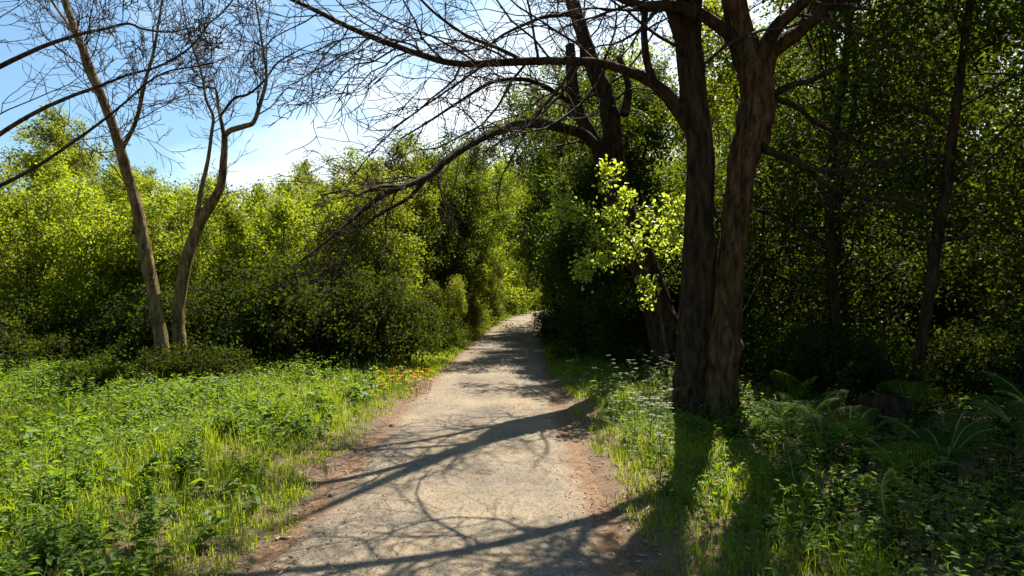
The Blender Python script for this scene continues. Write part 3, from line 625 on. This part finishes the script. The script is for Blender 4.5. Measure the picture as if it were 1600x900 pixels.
# beyond the bend
plant('willow', -1.2, 46.5, 1.75, .5, 'sunlit yellow tree closing the view at the bend')
plant('willow2', -3.0, 41, 1.5, 3.9, 'sunlit tree left of the bend, past the tunnel')
plant('willow2', 5.2, 52, 1.8, 3.0, 'sunlit tree far along beyond the bend')
plant('shrub', .0, 38.5, .8, 2.0, 'small sunlit shrub on the outside of the bend')
plant('mid', -6, 46, 1.1, 1.0, 'far green tree beyond the bend to the left')
plant('mid', 7.5, 52, 1.2, 2.0, 'far green tree beyond the bend to the right')
for x, y, s, rz in ((.9, 43.5, .85, .3), (2.2, 47.5, 1.2, 1.9), (1.5, 52, 1.7, 3.6), (4.4, 57, 1.9, 5.0), (-.6, 49, 1.3, 2.7)):
    plant('yellowshrub', x, y, s, rz, 'sunlit yellow-green shrub closing the view where the path bends away', 'sunlit shrubs beyond the bend')
# right of the tunnel
plant('darkshrub', 2.2, 11.6, .85, .0, 'dark ivy-green shrub below the bright sapling')
plant('darkshrub', 1.9, 13.6, 1.0, 1.2, 'dark shrub standing against the path at the tunnel mouth')
plant('darkshrub', 3.4, 12.6, .8, 2.2, 'dark shrub behind the leaning trunk foot')
plant('darkarch', 2.1, 17.0, .85, 2.2, 'dark tree arching over the tunnel from the right')
plant('darkarch', 2.6, 20.8, .95, .8, 'dark tall tree on the right deep in the tunnel')
plant('darkarch', 2.5, 14.6, .78, 3.3, 'dark tree with overhanging crown behind the leaning trunk')
plant('dark2', 2.9, 25.5, .85, 4.0, 'dark tree on the right inside of the bend')
plant('willow2', 4.6, 30, 1.15, 4.6, 'yellow-green tree on the right behind the bend')
plant('willow2', 4.2, 17.5, 1.12, 1.4, 'tall yellow-green tree glowing behind the leaning trunk')
plant('willow', 5.6, 20.5, 1.25, 3.4, 'yellow-green tree between the dark mossy trunk and the leaning trunk')
# right hand wood
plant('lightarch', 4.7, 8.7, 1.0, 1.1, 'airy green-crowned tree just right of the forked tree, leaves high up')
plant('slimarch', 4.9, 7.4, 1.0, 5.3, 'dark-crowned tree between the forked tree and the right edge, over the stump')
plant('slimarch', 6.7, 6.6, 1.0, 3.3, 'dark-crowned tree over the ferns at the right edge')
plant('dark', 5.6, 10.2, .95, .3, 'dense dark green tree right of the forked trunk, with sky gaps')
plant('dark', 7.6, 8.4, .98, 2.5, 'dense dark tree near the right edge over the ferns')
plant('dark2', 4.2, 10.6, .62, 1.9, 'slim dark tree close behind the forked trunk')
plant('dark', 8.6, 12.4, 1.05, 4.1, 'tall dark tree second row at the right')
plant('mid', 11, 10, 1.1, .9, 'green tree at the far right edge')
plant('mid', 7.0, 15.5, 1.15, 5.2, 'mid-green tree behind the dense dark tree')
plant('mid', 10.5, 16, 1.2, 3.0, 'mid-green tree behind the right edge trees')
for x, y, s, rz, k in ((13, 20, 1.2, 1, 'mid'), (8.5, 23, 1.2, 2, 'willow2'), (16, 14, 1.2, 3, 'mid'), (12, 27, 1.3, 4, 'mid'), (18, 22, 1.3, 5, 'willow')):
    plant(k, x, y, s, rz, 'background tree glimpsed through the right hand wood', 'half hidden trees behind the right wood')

# ------------------------------------------------------------------ bramble thickets
def bramble(w_, d_, h_, canes, per=9):
    g = Geo(); T = Tree()
    spb = dict(n=[5], max=1, leaf=0, wob=.2, up=-.05, rmin=.003, t0=.15, ang=(35, 85), ratio=.34)
    for _ in range(canes):
        x0, y0 = R.uniform(-w_, w_) * .8, R.uniform(-d_, d_) * .8
        an = R.uniform(0, 2 * np.pi); ln = R.uniform(.4, 1.0)
        hh = h_ * R.uniform(.45, 1.05) * max(.35, 1 - .5 * ((x0 / w_) ** 2 + (y0 / d_) ** 2))
        q = np.array([[x0, y0, 0], [x0 + .15 * ln * math.cos(an), y0 + .15 * ln * math.sin(an), hh * .6],
                      [x0 + .55 * ln * math.cos(an), y0 + .55 * ln * math.sin(an), hh], [x0 + 1.1 * ln * math.cos(an), y0 + 1.1 * ln * math.sin(an), hh * R.uniform(.3, .8)]])
        s_ = spline(q, 12); tube(g, s_, np.linspace(.009, .004, 12), 4)
        T.sites.append(s_[3:]); T.dirs.append(np.gradient(s_, axis=0)[3:])
        T.kids(s_, np.linspace(.007, .003, 12), 0, spb, 1.3, .2, 6)
    g.V += T.tw.V; g.F += [f + g.n for f in T.tw.F]; g.M += T.tw.M; g.n += T.tw.n
    return g.mesh('canes', True), crown_from(T, per, .05, .036, .06, near=False, droop=.2).mesh('foliage')
BR = []
for a_ in ((1.5, 1.1, 1.75, 120, 9), (1.3, 1.0, 1.4, 100, 9), (.9, .7, .9, 60, 10)):
    ms = bramble(*a_)
    for m_, mt in zip(ms, (M_TWIG, M_BRAMBLE)): m_.materials.append(mt)
    BR.append(ms)
def bramble_at(k, x, y, rz, s, label):
    t = thing('bramble_bush', (x, y, gh(x, y) - .05), label, 'bramble'); t.rotation_euler = (0, 0, rz); t.scale = (s, s, s)
    for part, me in zip(('canes', 'foliage'), BR[k]):
        o = bpy.data.objects.new(part, me); COL.objects.link(o); o.parent = t
bramble_at(0, -3.9, 11.4, .2, 1.18, 'large dark bramble thicket under the tips of the arching limb')
bramble_at(0, -2.95, 12.4, 2.0, 1.05, 'dark bramble thicket close to the left path edge behind the orange flowers')
bramble_at(1, -5.4, 11.6, 1.2, 1.2, 'dark bramble thicket just right of the elbowed bare tree')
bramble_at(1, -6.9, 11.2, 3.0, 1.0, 'bramble thicket behind the pair of slim left trees')
bramble_at(2, -4.6, 8.75, .4, .72, 'low sunlit bramble clump around the foot of the elbowed bare tree')
bramble_at(2, -5.75, 8.3, 2.4, .6, 'low bramble clump at the foot of the leaning brown tree')
bramble_at(1, -8.8, 10.4, 5.0, 1.0, 'bramble thicket left of the leaning brown tree')
bramble_at(1, -2.3, 15.0, 4.2, .8, 'bramble thicket along the left edge at the tunnel mouth')
bramble_at(1, 1.75, 17.8, 4.2, .9, 'dark bramble by the right path edge inside the tunnel')
bramble_at(1, 3.0, 10.6, 2.2, .7, 'dry dark bramble behind the white flowers on the right verge')
bramble_at(1, 6.2, 8.0, 1.0, .75, 'shaded bramble under the dense dark right trees')
bramble_at(1, 8.8, 7.2, 4.0, .95, 'shaded bramble at the right edge under the trees')
bramble_at(2, 4.6, 8.6, 4.0, 1.1, 'low dark bramble right of the forked trunk')

# ------------------------------------------------------------------ grass and ground cover
def verge_pts(n, xlo, xhi, ylo, yhi, dmin, bias=1.0):
    x = R.uniform(xlo, xhi, n); y = ylo + (yhi - ylo) * R.random(n) ** bias
    d = np.abs(x - centre(y)) - HALF
    keep = d > dmin + .20 * snoise(x, y, 2.3) + .14 * snoise(x, y, 7)
    return x[keep], y[keep], d[keep]
def in_view(x, y, pad=1.0):
    return np.abs(x) < .86 * y + pad
def grass(g, x, y, h, blades, wid, sp=.05):
    n = len(x); k = np.repeat(np.arange(n), blades); m_ = len(k)
    bx = x[k] + R.normal(0, sp, m_); by = y[k] + R.normal(0, sp, m_); bz = gh(bx, by) - .01
    hh = h[k] * R.uniform(.5, 1.2, m_); an = R.uniform(0, 2 * np.pi, m_); ln = hh * R.uniform(.15, .7, m_)
    dx, dy = np.cos(an), np.sin(an); b = np.stack([bx, by, bz], 1)
    sd = np.stack([-dy, dx, 0 * dx], 1) * (wid * R.uniform(.6, 1.3, m_))[:, None]
    mid = b + np.stack([dx * ln * .3, dy * ln * .3, hh * .6], 1); tip = b + np.stack([dx * ln, dy * ln, hh * R.uniform(.75, 1., m_)], 1)
    V = np.stack([b - sd * .5, b + sd * .5, mid + sd * .42, mid - sd * .42, tip + sd * .06, tip - sd * .06], 1).reshape(-1, 3)
    q = np.arange(m_)[:, None] * 6
    g.add(V, np.concatenate([q + np.array([0, 1, 2, 3]), q + np.array([3, 2, 4, 5])]))
def weeds(g, x, y, h, nl, L):
    n = len(x); z = gh(x, y); k = np.repeat(np.arange(n), nl); m_ = len(k)
    f = R.uniform(.15, 1, m_); lean = R.normal(0, .18, (n, 2))
    pos = np.stack([x[k] + lean[k, 0] * h[k] * f, y[k] + lean[k, 1] * h[k] * f, z[k] + h[k] * f], 1) + R.normal(0, .012, (m_, 3))
    an = R.uniform(0, 2 * np.pi, m_); dv = np.stack([np.cos(an), np.sin(an), R.normal(.1, .3, m_)], 1)
    nv = np.stack([R.normal(0, .35, m_), R.normal(0, .35, m_), np.ones(m_)], 1)
    sc = L * R.uniform(.5, 1.3, m_) * (1.15 - .5 * f)
    leaves(g, pos, dv, nv, sc, sc * .55, True, 0, .25)

g = Geo()
x, y, d = verge_pts(16000, -9.5, -1.2, 2.3, 11.5, .16, 1.3); k = in_view(x, y); x, y, d = x[k], y[k], d[k]
hv = np.clip(.75 + .75 * snoise(x, y, 1.3, 3) + .35 * snoise(x, y, 4.1, 1), .15, 2)
grass(g, x, y, .05 + .17 * np.clip(d / 1.2, .12, 1) * hv, 11, .0055, .035)
k = R.random(len(x)) < .05; k &= d > .4
grass(g, x[k], y[k], R.uniform(.28, .5, k.sum()), 4, .004, .02)
x, y, d = verge_pts(7500, .5, 7, 2.3, 11.5, .24, 1.3); k = in_view(x, y) & ((d < 1.25 + .3 * snoise(x, y, 1.0)) | (R.random(len(x)) < .12)); x, y, d = x[k], y[k], d[k]
grass(g, x, y, .06 + .15 * np.clip(d / 1.0, 0, 1) * (1 + .4 * snoise(x, y, 1.3, 3)), 11, .0055, .04)
yy = 11 + 36 * R.random(9000) ** 1.2; sd_ = R.choice([-1, 1], 9000); dd = .06 + R.random(9000) ** 1.3 * 1.25
xx = centre(yy) + sd_ * (HALF + dd)
grass(g, xx, yy, .08 + .12 * dd, 9, .011, .07)
x = R.uniform(-22, 22, 9000); y = R.uniform(10.5, 26, 9000); k = (np.abs(x - centre(y)) > 2.2); x, y = x[k], y[k]
grass(g, x, y, np.full(len(x), .2), 6, .02, .12)
o = link('grass', g.mesh('grass'), None, [M_GRASS]); o['kind'] = 'stuff'; tag(o, 'lush green grass on the verges both sides of the path', 'grass')

g = Geo()
x, y, d = verge_pts(7000, -9.5, -1.4, 2.3, 11, .55, 1.25); k = in_view(x, y) & (snoise(x, y, .9, 5) + .35 * np.clip(d, 0, 3) / 3 > R.normal(-.1, .25, len(x))); x, y, d = x[k], y[k], d[k]
weeds(g, x, y, (.08 + .24 * np.clip(d / 2, 0, 1)) * np.clip(.8 + .7 * snoise(x, y, 1.1, 9), .3, 1.7) + .05 * R.random(len(x)), 12, .058)
x, y, d = verge_pts(5200, 1.0, 8.5, 2.3, 11, .55, 1.2); k = in_view(x, y) & (d < 2.2); x, y, d = x[k], y[k], d[k]
weeds(g, x, y, .06 + .2 * np.clip(d / 2, 0, 1) + .06 * R.random(len(x)), 11, .05)
x = R.uniform(-20, 20, 5000); y = R.uniform(10.5, 24, 5000); k = (np.abs(x - centre(y)) > 2.0); x, y = x[k], y[k]
weeds(g, x, y, R.uniform(.15, .5, len(x)), 10, .08)
x, y, d = verge_pts(1500, -9.5, -1.6, 2.3, 11, .5, 1.2); k = in_view(x, y) & (snoise(x, y, 1.6, 7) > .05); x, y, d = x[k], y[k], d[k]
weeds(g, x, y, R.uniform(.12, .34, len(x)), 9, .115)
x, y, d = verge_pts(700, 1.0, 7, 2.3, 9, .6, 1.2); k = in_view(x, y) & (snoise(x, y, 1.6, 7) > .05); x, y, d = x[k], y[k], d[k]
weeds(g, x, y, R.uniform(.1, .25, len(x)), 8, .09)
x, y, d = verge_pts(5000, -9.5, -1.3, 2.3, 11, .3, 1.3); k = in_view(x, y) & (snoise(x, y, 2.1, 4) > 0); x, y, d = x[k], y[k], d[k]
weeds(g, x, y, R.uniform(.03, .14, len(x)), 12, .026)
o = link('undergrowth', g.mesh('undergrowth'), None, [M_WEED]); o['kind'] = 'stuff'; tag(o, 'leafy green weeds covering the ground among the grass', 'undergrowth')

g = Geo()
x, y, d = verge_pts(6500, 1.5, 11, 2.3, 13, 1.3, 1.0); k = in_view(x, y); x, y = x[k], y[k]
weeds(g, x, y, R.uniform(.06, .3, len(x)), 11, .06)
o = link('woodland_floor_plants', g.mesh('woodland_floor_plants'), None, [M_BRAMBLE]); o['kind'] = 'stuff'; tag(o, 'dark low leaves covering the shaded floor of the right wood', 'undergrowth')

# leaf litter along the edges and grit on the path
n = 5200; y = 2.2 + 16 * R.random(n) ** 1.6; sd_ = R.choice([-1, 1], n); dd = R.normal(.14, .17, n); dd = np.where(R.random(n) < .07, -R.random(n) ** 1.5, dd)
x = centre(y) + sd_ * (HALF + dd); z = np.where(dd < .1, np.maximum(.012 - .02 * (1 + dd) ** 2, gh(x, y)), gh(x, y)) + .009
an = R.uniform(0, 6.28, n); dv = np.stack([np.cos(an), np.sin(an), R.normal(0, .2, n)], 1); nv = np.stack([R.normal(0, .35, n), R.normal(0, .35, n), np.ones(n)], 1)
g = Geo(); sc = R.uniform(.012, .042, n); leaves(g, np.stack([x, y, z], 1), dv, nv, sc, sc * R.uniform(.12, .55, n), True, 0, -.15)
n = 3500; x = R.uniform(1, 7, n); y = R.uniform(2.3, 10, n); an = R.uniform(0, 6.28, n); dv = np.stack([np.cos(an), np.sin(an), R.normal(0, .2, n)], 1); nv = np.stack([R.normal(0, .35, n), R.normal(0, .35, n), np.ones(n)], 1)
k = np.abs(x - centre(y)) > HALF + .1; sc = R.uniform(.02, .05, n)[k]; leaves(g, np.stack([x, y, gh(x, y) + .01], 1)[k], dv[k], nv[k], sc, sc * .5, True, 0, -.15)
o = link('leaf_litter', g.mesh('leaf_litter'), None, [M_DEAD]); o['kind'] = 'stuff'; tag(o, 'brown dry leaf litter strewn along the path edges', 'leaf litter')

n = 2200; y = 2.3 + 10 * R.random(n) ** 1.7; u = R.uniform(-1, 1, n); u = np.sign(u) * np.abs(u) ** .7
x = centre(y) + u * HALF * 1.02; s_ = .002 + .005 * R.random(n) ** 3
cube = np.array([[-1, -1, -1], [1, -1, -1], [1, 1, -1], [-1, 1, -1], [-.7, -.7, .6], [.7, -.7, .6], [.6, .7, .5], [-.7, .6, .7]])
qf = np.array([[0, 3, 2, 1], [4, 5, 6, 7], [0, 1, 5, 4], [1, 2, 6, 5], [2, 3, 7, 6], [3, 0, 4, 7]])
an = R.uniform(0, 6.28, n); cs, sn = np.cos(an), np.sin(an)
V = cube[None] * s_[:, None, None] * R.uniform(.6, 1.3, (n, 1, 3)) * (1 + .2 * R.standard_normal((n, 8, 3)))
V = np.stack([V[..., 0] * cs[:, None] - V[..., 1] * sn[:, None], V[..., 0] * sn[:, None] + V[..., 1] * cs[:, None], V[..., 2]], -1)
V += np.stack([x, y, .014 - .02 * u ** 2], 1)[:, None]
o = link('gravel', quad_mesh('gravel', V, (np.arange(n)[:, None, None] * 8 + qf[None])), None, [M_STONE]); o['kind'] = 'stuff'; tag(o, 'loose grit and small stones lying on the path', 'gravel')

# ------------------------------------------------------------------ ferns
def frond_mesh(L, pairs, curl):
    g = Geo(); s = np.linspace(0, 1, 24)
    path = np.stack([L * s * .72, 0 * s, L * (s * 1.08 - curl * 1.25 * s ** 2.2)], 1)
    tube(g, path, np.linspace(.006, .0015, 24), 4, m=1)
    f = np.linspace(.2, .99, pairs); c = np.stack([np.interp(f, s, path[:, q]) for q in range(3)], 1)
    tg = nrm(np.gradient(c, axis=0)); ln = L * .27 * np.sin(np.pi * np.clip(f * .9 + .06, 0, 1)) ** .8 * (1.1 - .75 * f) * 1.6
    for sgn in (-1, 1):
        pd = nrm(tg * .45 + np.array([0, sgn, -.12]))
        up = nrm(np.cross(np.cross(tg, pd), tg) * 0 + np.cross(tg, pd) * sgn)
        for j in range(9):
            h = (j + .5) / 9; base = c + pd * ln[:, None] * h
            for q in (-1, 1):
                leaves(g, base, nrm(pd * .45 + tg * q * 1.0), up, np.minimum(ln * .22, L / pairs * .52) * (1.25 - h), np.minimum(ln * .13, .017), False, 0, .1)
        leaves(g, c + pd * ln[:, None] * .8, pd, up, ln * .25, ln * .07, False, 0, .1)
    me = g.mesh('frond'); me.materials.append(M_FERN); me.materials.append(M_YSTEM)
    return me
FR = [frond_mesh(.62, 18, .46), frond_mesh(.5, 16, .6), frond_mesh(.7, 20, .4)]
def fern(x, y, n, s, label, group='bracken ferns under the right trees', az=None):
    t = thing('fern', (x, y, gh(x, y) - .01), label, 'fern', group)
    for k in range(n):
        o = bpy.data.objects.new('frond', FR[R.integers(0, 3)]); COL.objects.link(o); o.parent = t
        an = (2 * np.pi * (k + R.uniform(-.25, .25)) / n) if az is None else az[k]
        o.rotation_euler = (R.normal(0, .15), R.uniform(-.25, .15), an); q = s * R.uniform(.8, 1.15); o.scale = (q, q, q)
    return t
fern(1.52, 4.65, 4, .5, 'small fern with one pale sunlit frond near the right verge edge', az=[2.4, .4, 4.6, 1.5])
fern(1.92, 4.1, 5, .55, 'fern with a bright upright frond among orange flowers at right', az=[.5, 1.4, 2.2, 4.0, 5.2])
fern(1.9, 3.6, 4, .5, 'fern with a frond lit from behind above the unfurling shoot', az=[.1, 1.6, 3.0, 5.0])
fern(2.7, 5.3, 7, .8, 'spreading shaded fern right of the trunk shadow')
fern(3.2, 5.7, 8, .95, 'dark fern in front of the old mossy stump')
fern(3.1, 6.4, 7, .9, 'shaded fern at the foot of the forked tree')
fern(2.0, 5.95, 7, .7, 'fern pressed against the front of the dark mossy trunk, left of its neighbours')
fern(2.45, 5.9, 7, .75, 'fern in front of the gap between the two touching trunks')
fern(2.85, 6.1, 7, .8, 'fern close in front of the forked trunk, on its right')
fern(1.85, 6.7, 6, .6, 'small fern sprouting beside the path-side foot of the dark mossy trunk')
fern(3.5, 4.9, 8, 1.0, 'large arching fern at the right edge')
fern(4.3, 6.6, 8, 1.0, 'large fern behind the old mossy stump')
fern(3.5, 7.6, 7, .9, 'dark fern between the forked tree and the dense tree')
fern(2.9, 4.5, 7, .75, 'low fern at the lower right in deep shade')
fern(4.7, 5.6, 8, 1.0, 'tall fern beyond the right edge under the wood')
fern(5.6, 6.4, 8, 1.05, 'tall fern farthest right below the dense tree')
fern(2.75, 3.4, 6, .6, 'fern at the bottom right corner')
fern(3.9, 4.2, 7, .85, 'fern outermost in the bottom right shade')

# unfurling shoot
g = Geo(); b0 = np.array([2.17, 3.55, 0]); z0 = gh(b0[0], b0[1])
t = thing('fern_shoot', (b0[0], b0[1], z0), 'pale unfurling fern shoot with curled tips at the bottom right', 'fern shoot')
s_ = spline(np.array([[0, 0, 0], [.012, 0, .12], [.0, .01, .24], [-.015, 0, .32]]), 20); tube(g, s_, np.linspace(.010, .007, 20), 8)
link('stem', g.mesh('stem', True), t, [M_YSTEM])
for q, (dx, dz) in enumerate(((-.1, .035), (.09, .03), (.06, .07))):
    g = Geo(); e0 = np.array([-.015, 0, .32]); e1 = e0 + np.array([dx * .6, 0, dz]); th = np.linspace(0, 4.2, 14); rr = np.linspace(.024, .006, 14)
    sg = np.sign(dx); cc = e1 + np.array([sg * .02, 0, -.0]); coil = cc + np.stack([sg * rr * np.sin(th - .6), 0 * th, rr * np.cos(th - .6)], 1)
    pth = np.vstack([spline(np.array([e0, e0 * .5 + e1 * .5 + [0, 0, .01], coil[0]]), 8), coil[1:]])
    tube(g, pth, np.linspace(.006, .0035, len(pth)), 6)
    k = np.repeat(np.arange(5, len(pth)), 8); n = len(k)
    leaves(g, pth[k] + R.normal(0, .003, (n, 3)), R.standard_normal((n, 3)), R.standard_normal((n, 3)), .02, .011, True, 1)
    o = link('curled_tip', g.mesh('curled_tip', True), t, [M_YSTEM, M_BRIGHT])

# ------------------------------------------------------------------ cow parsley on the right verge
def parsley_meshes(h):
    st, lf, um = Geo(), Geo(), Geo()
    tube(st, spline(np.array([[0, 0, 0], [.02, .01, h * .5], [.0, .03, h * .86]]), 10), np.linspace(.006, .003, 10), 5)
    tops = []
    for k in range(7):
        an = R.uniform(0, 6.28); q = np.array([math.cos(an), math.sin(an), 0]); f = R.uniform(.4, .85)
        b = np.array([.01, .015, h * f]); tip = b + q * R.uniform(.06, .16) + [0, 0, h * R.uniform(.15, .28)]
        tube(st, spline(np.array([b, (b + tip) / 2 + q * .03, tip]), 6), .0022, 3); tops.append(tip)
    ums = []
    for tp in tops + [np.array([0, .03, h * .95])]:
        um = Geo(); ums.append(um)
        n = 20; an = R.uniform(0, 6.28, n); r_ = .036 * np.sqrt(R.random(n))
        c = tp + np.stack([r_ * np.cos(an), r_ * np.sin(an), .012 - r_ * .25], 1)
        for j in range(3):
            a2 = R.uniform(0, 6.28, n); leaves(um, c, np.stack([np.cos(a2), np.sin(a2), R.uniform(-.2, .3, n)], 1), np.tile([0, 0, 1.], (n, 1)), .010, .007)
    for k in range(9):
        an = R.uniform(0, 6.28); q = np.array([math.cos(an), math.sin(an), .25]); b = np.array([0, 0, h * R.uniform(.05, .6)]); ln = R.uniform(.14, .26)
        tube(lf, np.stack([b + q * ln * s for s in (0, .5, 1)]), .0015, 3)
        n = 46; f = R.uniform(.25, 1.05, n); sd_ = np.cross(q, [0, 0, 1.]); off = R.normal(0, .3, n) * (1.2 - f) * ln
        c = b + q * (f * ln)[:, None] + sd_ * off[:, None] + R.normal(0, .005, (n, 3))
        leaves(lf, c, q + sd_ * np.sign(off)[:, None] * .8, np.tile([0, 0, 1.], (n, 1)) + R.normal(0, .3, (n, 3)), .026, .011)
    return [(st.mesh('stem'), M_STEM, 'stem'), (lf.mesh('foliage'), M_WEED, 'foliage')] + [(um.mesh('flower_head'), M_WHITE, 'flower_head') for um in ums]
CP = [parsley_meshes(.62), parsley_meshes(.5), parsley_meshes(.72)]
for v_ in CP:
    for me, mt, _ in v_: me.materials.append(mt)
pts = [(915, 590), (935, 575), (960, 590), (985, 585), (1005, 600), (1020, 610), (1040, 605), (1000, 630), (1025, 640), (975, 615), (1045, 650), (960, 640), (1015, 668), (1040, 690), (990, 655), (945, 612), (900, 545), (885, 535), (1030, 720), (1042, 630), (1010, 580), (1035, 580), (890, 565)]
for i, (px, py) in enumerate(pts):
    d = FPX * 1.45 / (py + 22 - 450); x = (px - 800) / FPX * d; y = d
    t = thing('cow_parsley', (x, y, gh(x, y) - .01), 'white-flowered cow parsley plant on the right verge', 'wildflower', 'cow parsley on the right verge')
    t.rotation_euler = (0, 0, R.uniform(0, 6.28)); q = R.uniform(.6, .9); t.scale = (q, q, q)
    for me, mt, nm in CP[i % 3]:
        o = bpy.data.objects.new(nm, me); COL.objects.link(o); o.parent = t

# broad-leaved plants (dock / nettle clumps) on the left verge
def nettle_mesh(h, L, n):
    st, lf = Geo(), Geo()
    for k in range(7):
        an = R.uniform(0, 6.28); b = np.array([math.cos(an), math.sin(an), 0]) * R.uniform(0, .1); hh = h * R.uniform(.6, 1.1)
        tip = b * 2.2 + [0, 0, hh]; s_ = spline(np.array([b, b * 1.4 + [0, 0, hh * .5], tip]), 10); tube(st, s_, np.linspace(.004, .002, 10), 4)
        for j in range(n):
            f = .2 + .8 * (j + .5) / n; c = np.array([np.interp(f * 9, np.arange(10), s_[:, q]) for q in range(3)]); a2 = j * 1.57 + an
            for sgn in (0, np.pi):
                leaves(lf, c[None], np.array([[math.cos(a2 + sgn), math.sin(a2 + sgn), R.uniform(-.1, .35)]]), np.array([[R.normal(0, .2), R.normal(0, .2), 1.]]), L * (1.2 - .7 * f) * R.uniform(.8, 1.2), L * .52 * (1.2 - .7 * f), True, 0, .3)
    a_, b_ = st.mesh('stem'), lf.mesh('leaf'); a_.materials.append(M_STEM); b_.materials.append(M_WEED)
    return a_, b_
NT = [nettle_mesh(.38, .10, 6), nettle_mesh(.30, .12, 4), nettle_mesh(.5, .09, 8)]
cnt = 0
while cnt < 70:
    y = 2.9 + 7 * R.random() ** 1.1; x = R.uniform(-.84 * y - .2, -2.0)
    if abs(x - centre(y)) - HALF < .7: continue
    t = thing('nettle_clump', (x, y, gh(x, y) - .01), 'leafy nettle clump standing in the grass of the left verge', 'nettle', 'nettle clumps in the left grass')
    t.rotation_euler = (0, 0, R.uniform(0, 6.28)); q = R.uniform(.45, .78); t.scale = (q, q, q)
    for nm, me in zip(('stem', 'foliage'), NT[cnt % 3]):
        o = bpy.data.objects.new(nm, me); COL.objects.link(o); o.parent = t
    cnt += 1

# orange flowers at the left path edge, a few more on the right
def flower_mesh(h):
    st, fl = Geo(), Geo()
    tube(st, spline(np.array([[0, 0, 0], [.01, 0, h * .5], [0, .01, h]]), 6), .002, 3)
    a_ = np.arange(9) * 2 * np.pi / 9
    leaves(fl, np.tile([0, .01, h], (9, 1)), np.stack([np.cos(a_), np.sin(a_), .35 + 0 * a_], 1), np.tile([0, 0, 1.], (9, 1)), .022, .015, True)
    s1, f1 = st.mesh('stem'), fl.mesh('flower_head'); s1.materials.append(M_STEM); f1.materials.append(M_ORANGE)
    return s1, f1
FL = [flower_mesh(.22), flower_mesh(.28), flower_mesh(.18)]
def flower(x, y, label, group, s=1.):
    t = thing('orange_flower', (x, y, gh(x, y)), label, 'flower', group); t.rotation_euler = (R.normal(0, .15), R.normal(0, .15), R.uniform(0, 6)); t.scale = (s, s, s)
    for nm, me in zip(('stem', 'flower_head'), FL[R.integers(0, 3)]):
        o = bpy.data.objects.new(nm, me); COL.objects.link(o); o.parent = t
for k in range(80):
    px = 672 - 85 * R.random() ** 1.4; y = R.uniform(8.9, 10.2) - (672 - px) * .006; x = (px - 800) / FPX * y
    flower(x, y, 'small orange flower in the strip at the left path edge before the bramble', 'orange flowers at the left path edge', 1.1)
for px, py in ((1137, 745), (1122, 750), (1040, 690), (1100, 765), (1155, 820), (1217, 855), (990, 690), (1052, 735), (1250, 865)):
    d = FPX * 1.3 / (py - 450); flower((px - 800) / FPX * d, d, 'single orange flower among the weeds of the right verge', 'orange flowers on the right verge', .8)

# ------------------------------------------------------------------ stump, sticks, stones
b0 = np.array([3.85, 6.35, 0]); b0[2] = gh(b0[0], b0[1]) - .05
t = thing('tree_stump', b0, 'old brown stump among the ferns at the right', 'tree stump')
g = Geo(); tube(g, np.array([[0, 0, 0], [0, 0, .12], [.01, 0, .26], [.02, .01, .36], [.02, .01, .39], [.02, .01, .33]]), np.array([.32, .24, .20, .19, .15, .01]), 28, .16)
link('stump_body', g.mesh('stump_body', True), t, [M_DARKBARK])
def stick(px, py, ln, an, label, r=.009):
    d = FPX * 1.58 / (py - 450); x = (px - 800) / FPX * d
    g = Geo(); q = np.array([[-ln / 2, 0, 0], [-ln / 6, .015, .006], [ln / 5, -.01, .004], [ln / 2, .012, 0]]); tube(g, spline(q, 14), np.linspace(r, r * .5, 14), 6, .1)
    o = link('fallen_stick', g.mesh('fallen_stick', True), None, [M_WOOD]); o.location = (x, d, gh(x, d) + r + .01); o.rotation_euler = (0, 0, an); tag(o, label, 'stick')
stick(541, 733, .12, -.6, 'short pale stick on the soil at the left path edge', .014)
stick(443, 835, .09, .5, 'small curved pale stick near the bottom left path edge', .012)
stick(1010, 795, .25, 1.2, 'thin dry twig on the brown soil at the right path edge', .006)
stick(965, 700, .3, .7, 'thin dry twig beside the grass on the right path edge', .005)
def stone(px, py, s, label):
    d = FPX * 1.58 / (py - 450); x = (px - 800) / FPX * d
    V = cube * s * R.uniform(.7, 1.2, (8, 3)); o = link('stone', quad_mesh('stone', V, qf, smooth=False), None, [M_STONE])
    md = o.modifiers.new('bevel', 'BEVEL'); md.width = s * .5; md.segments = 3
    o.location = (x, d, max(gh(x, d), 0) + s * .4); tag(o, label, 'stone')
stone(872, 680, .03, 'dark stone at the right path edge by the limb shadow')
stone(517, 771, .022, 'small brown stone at the left path edge')
stone(612, 663, .03, 'brown clod at the left path edge beyond the limb shadow')
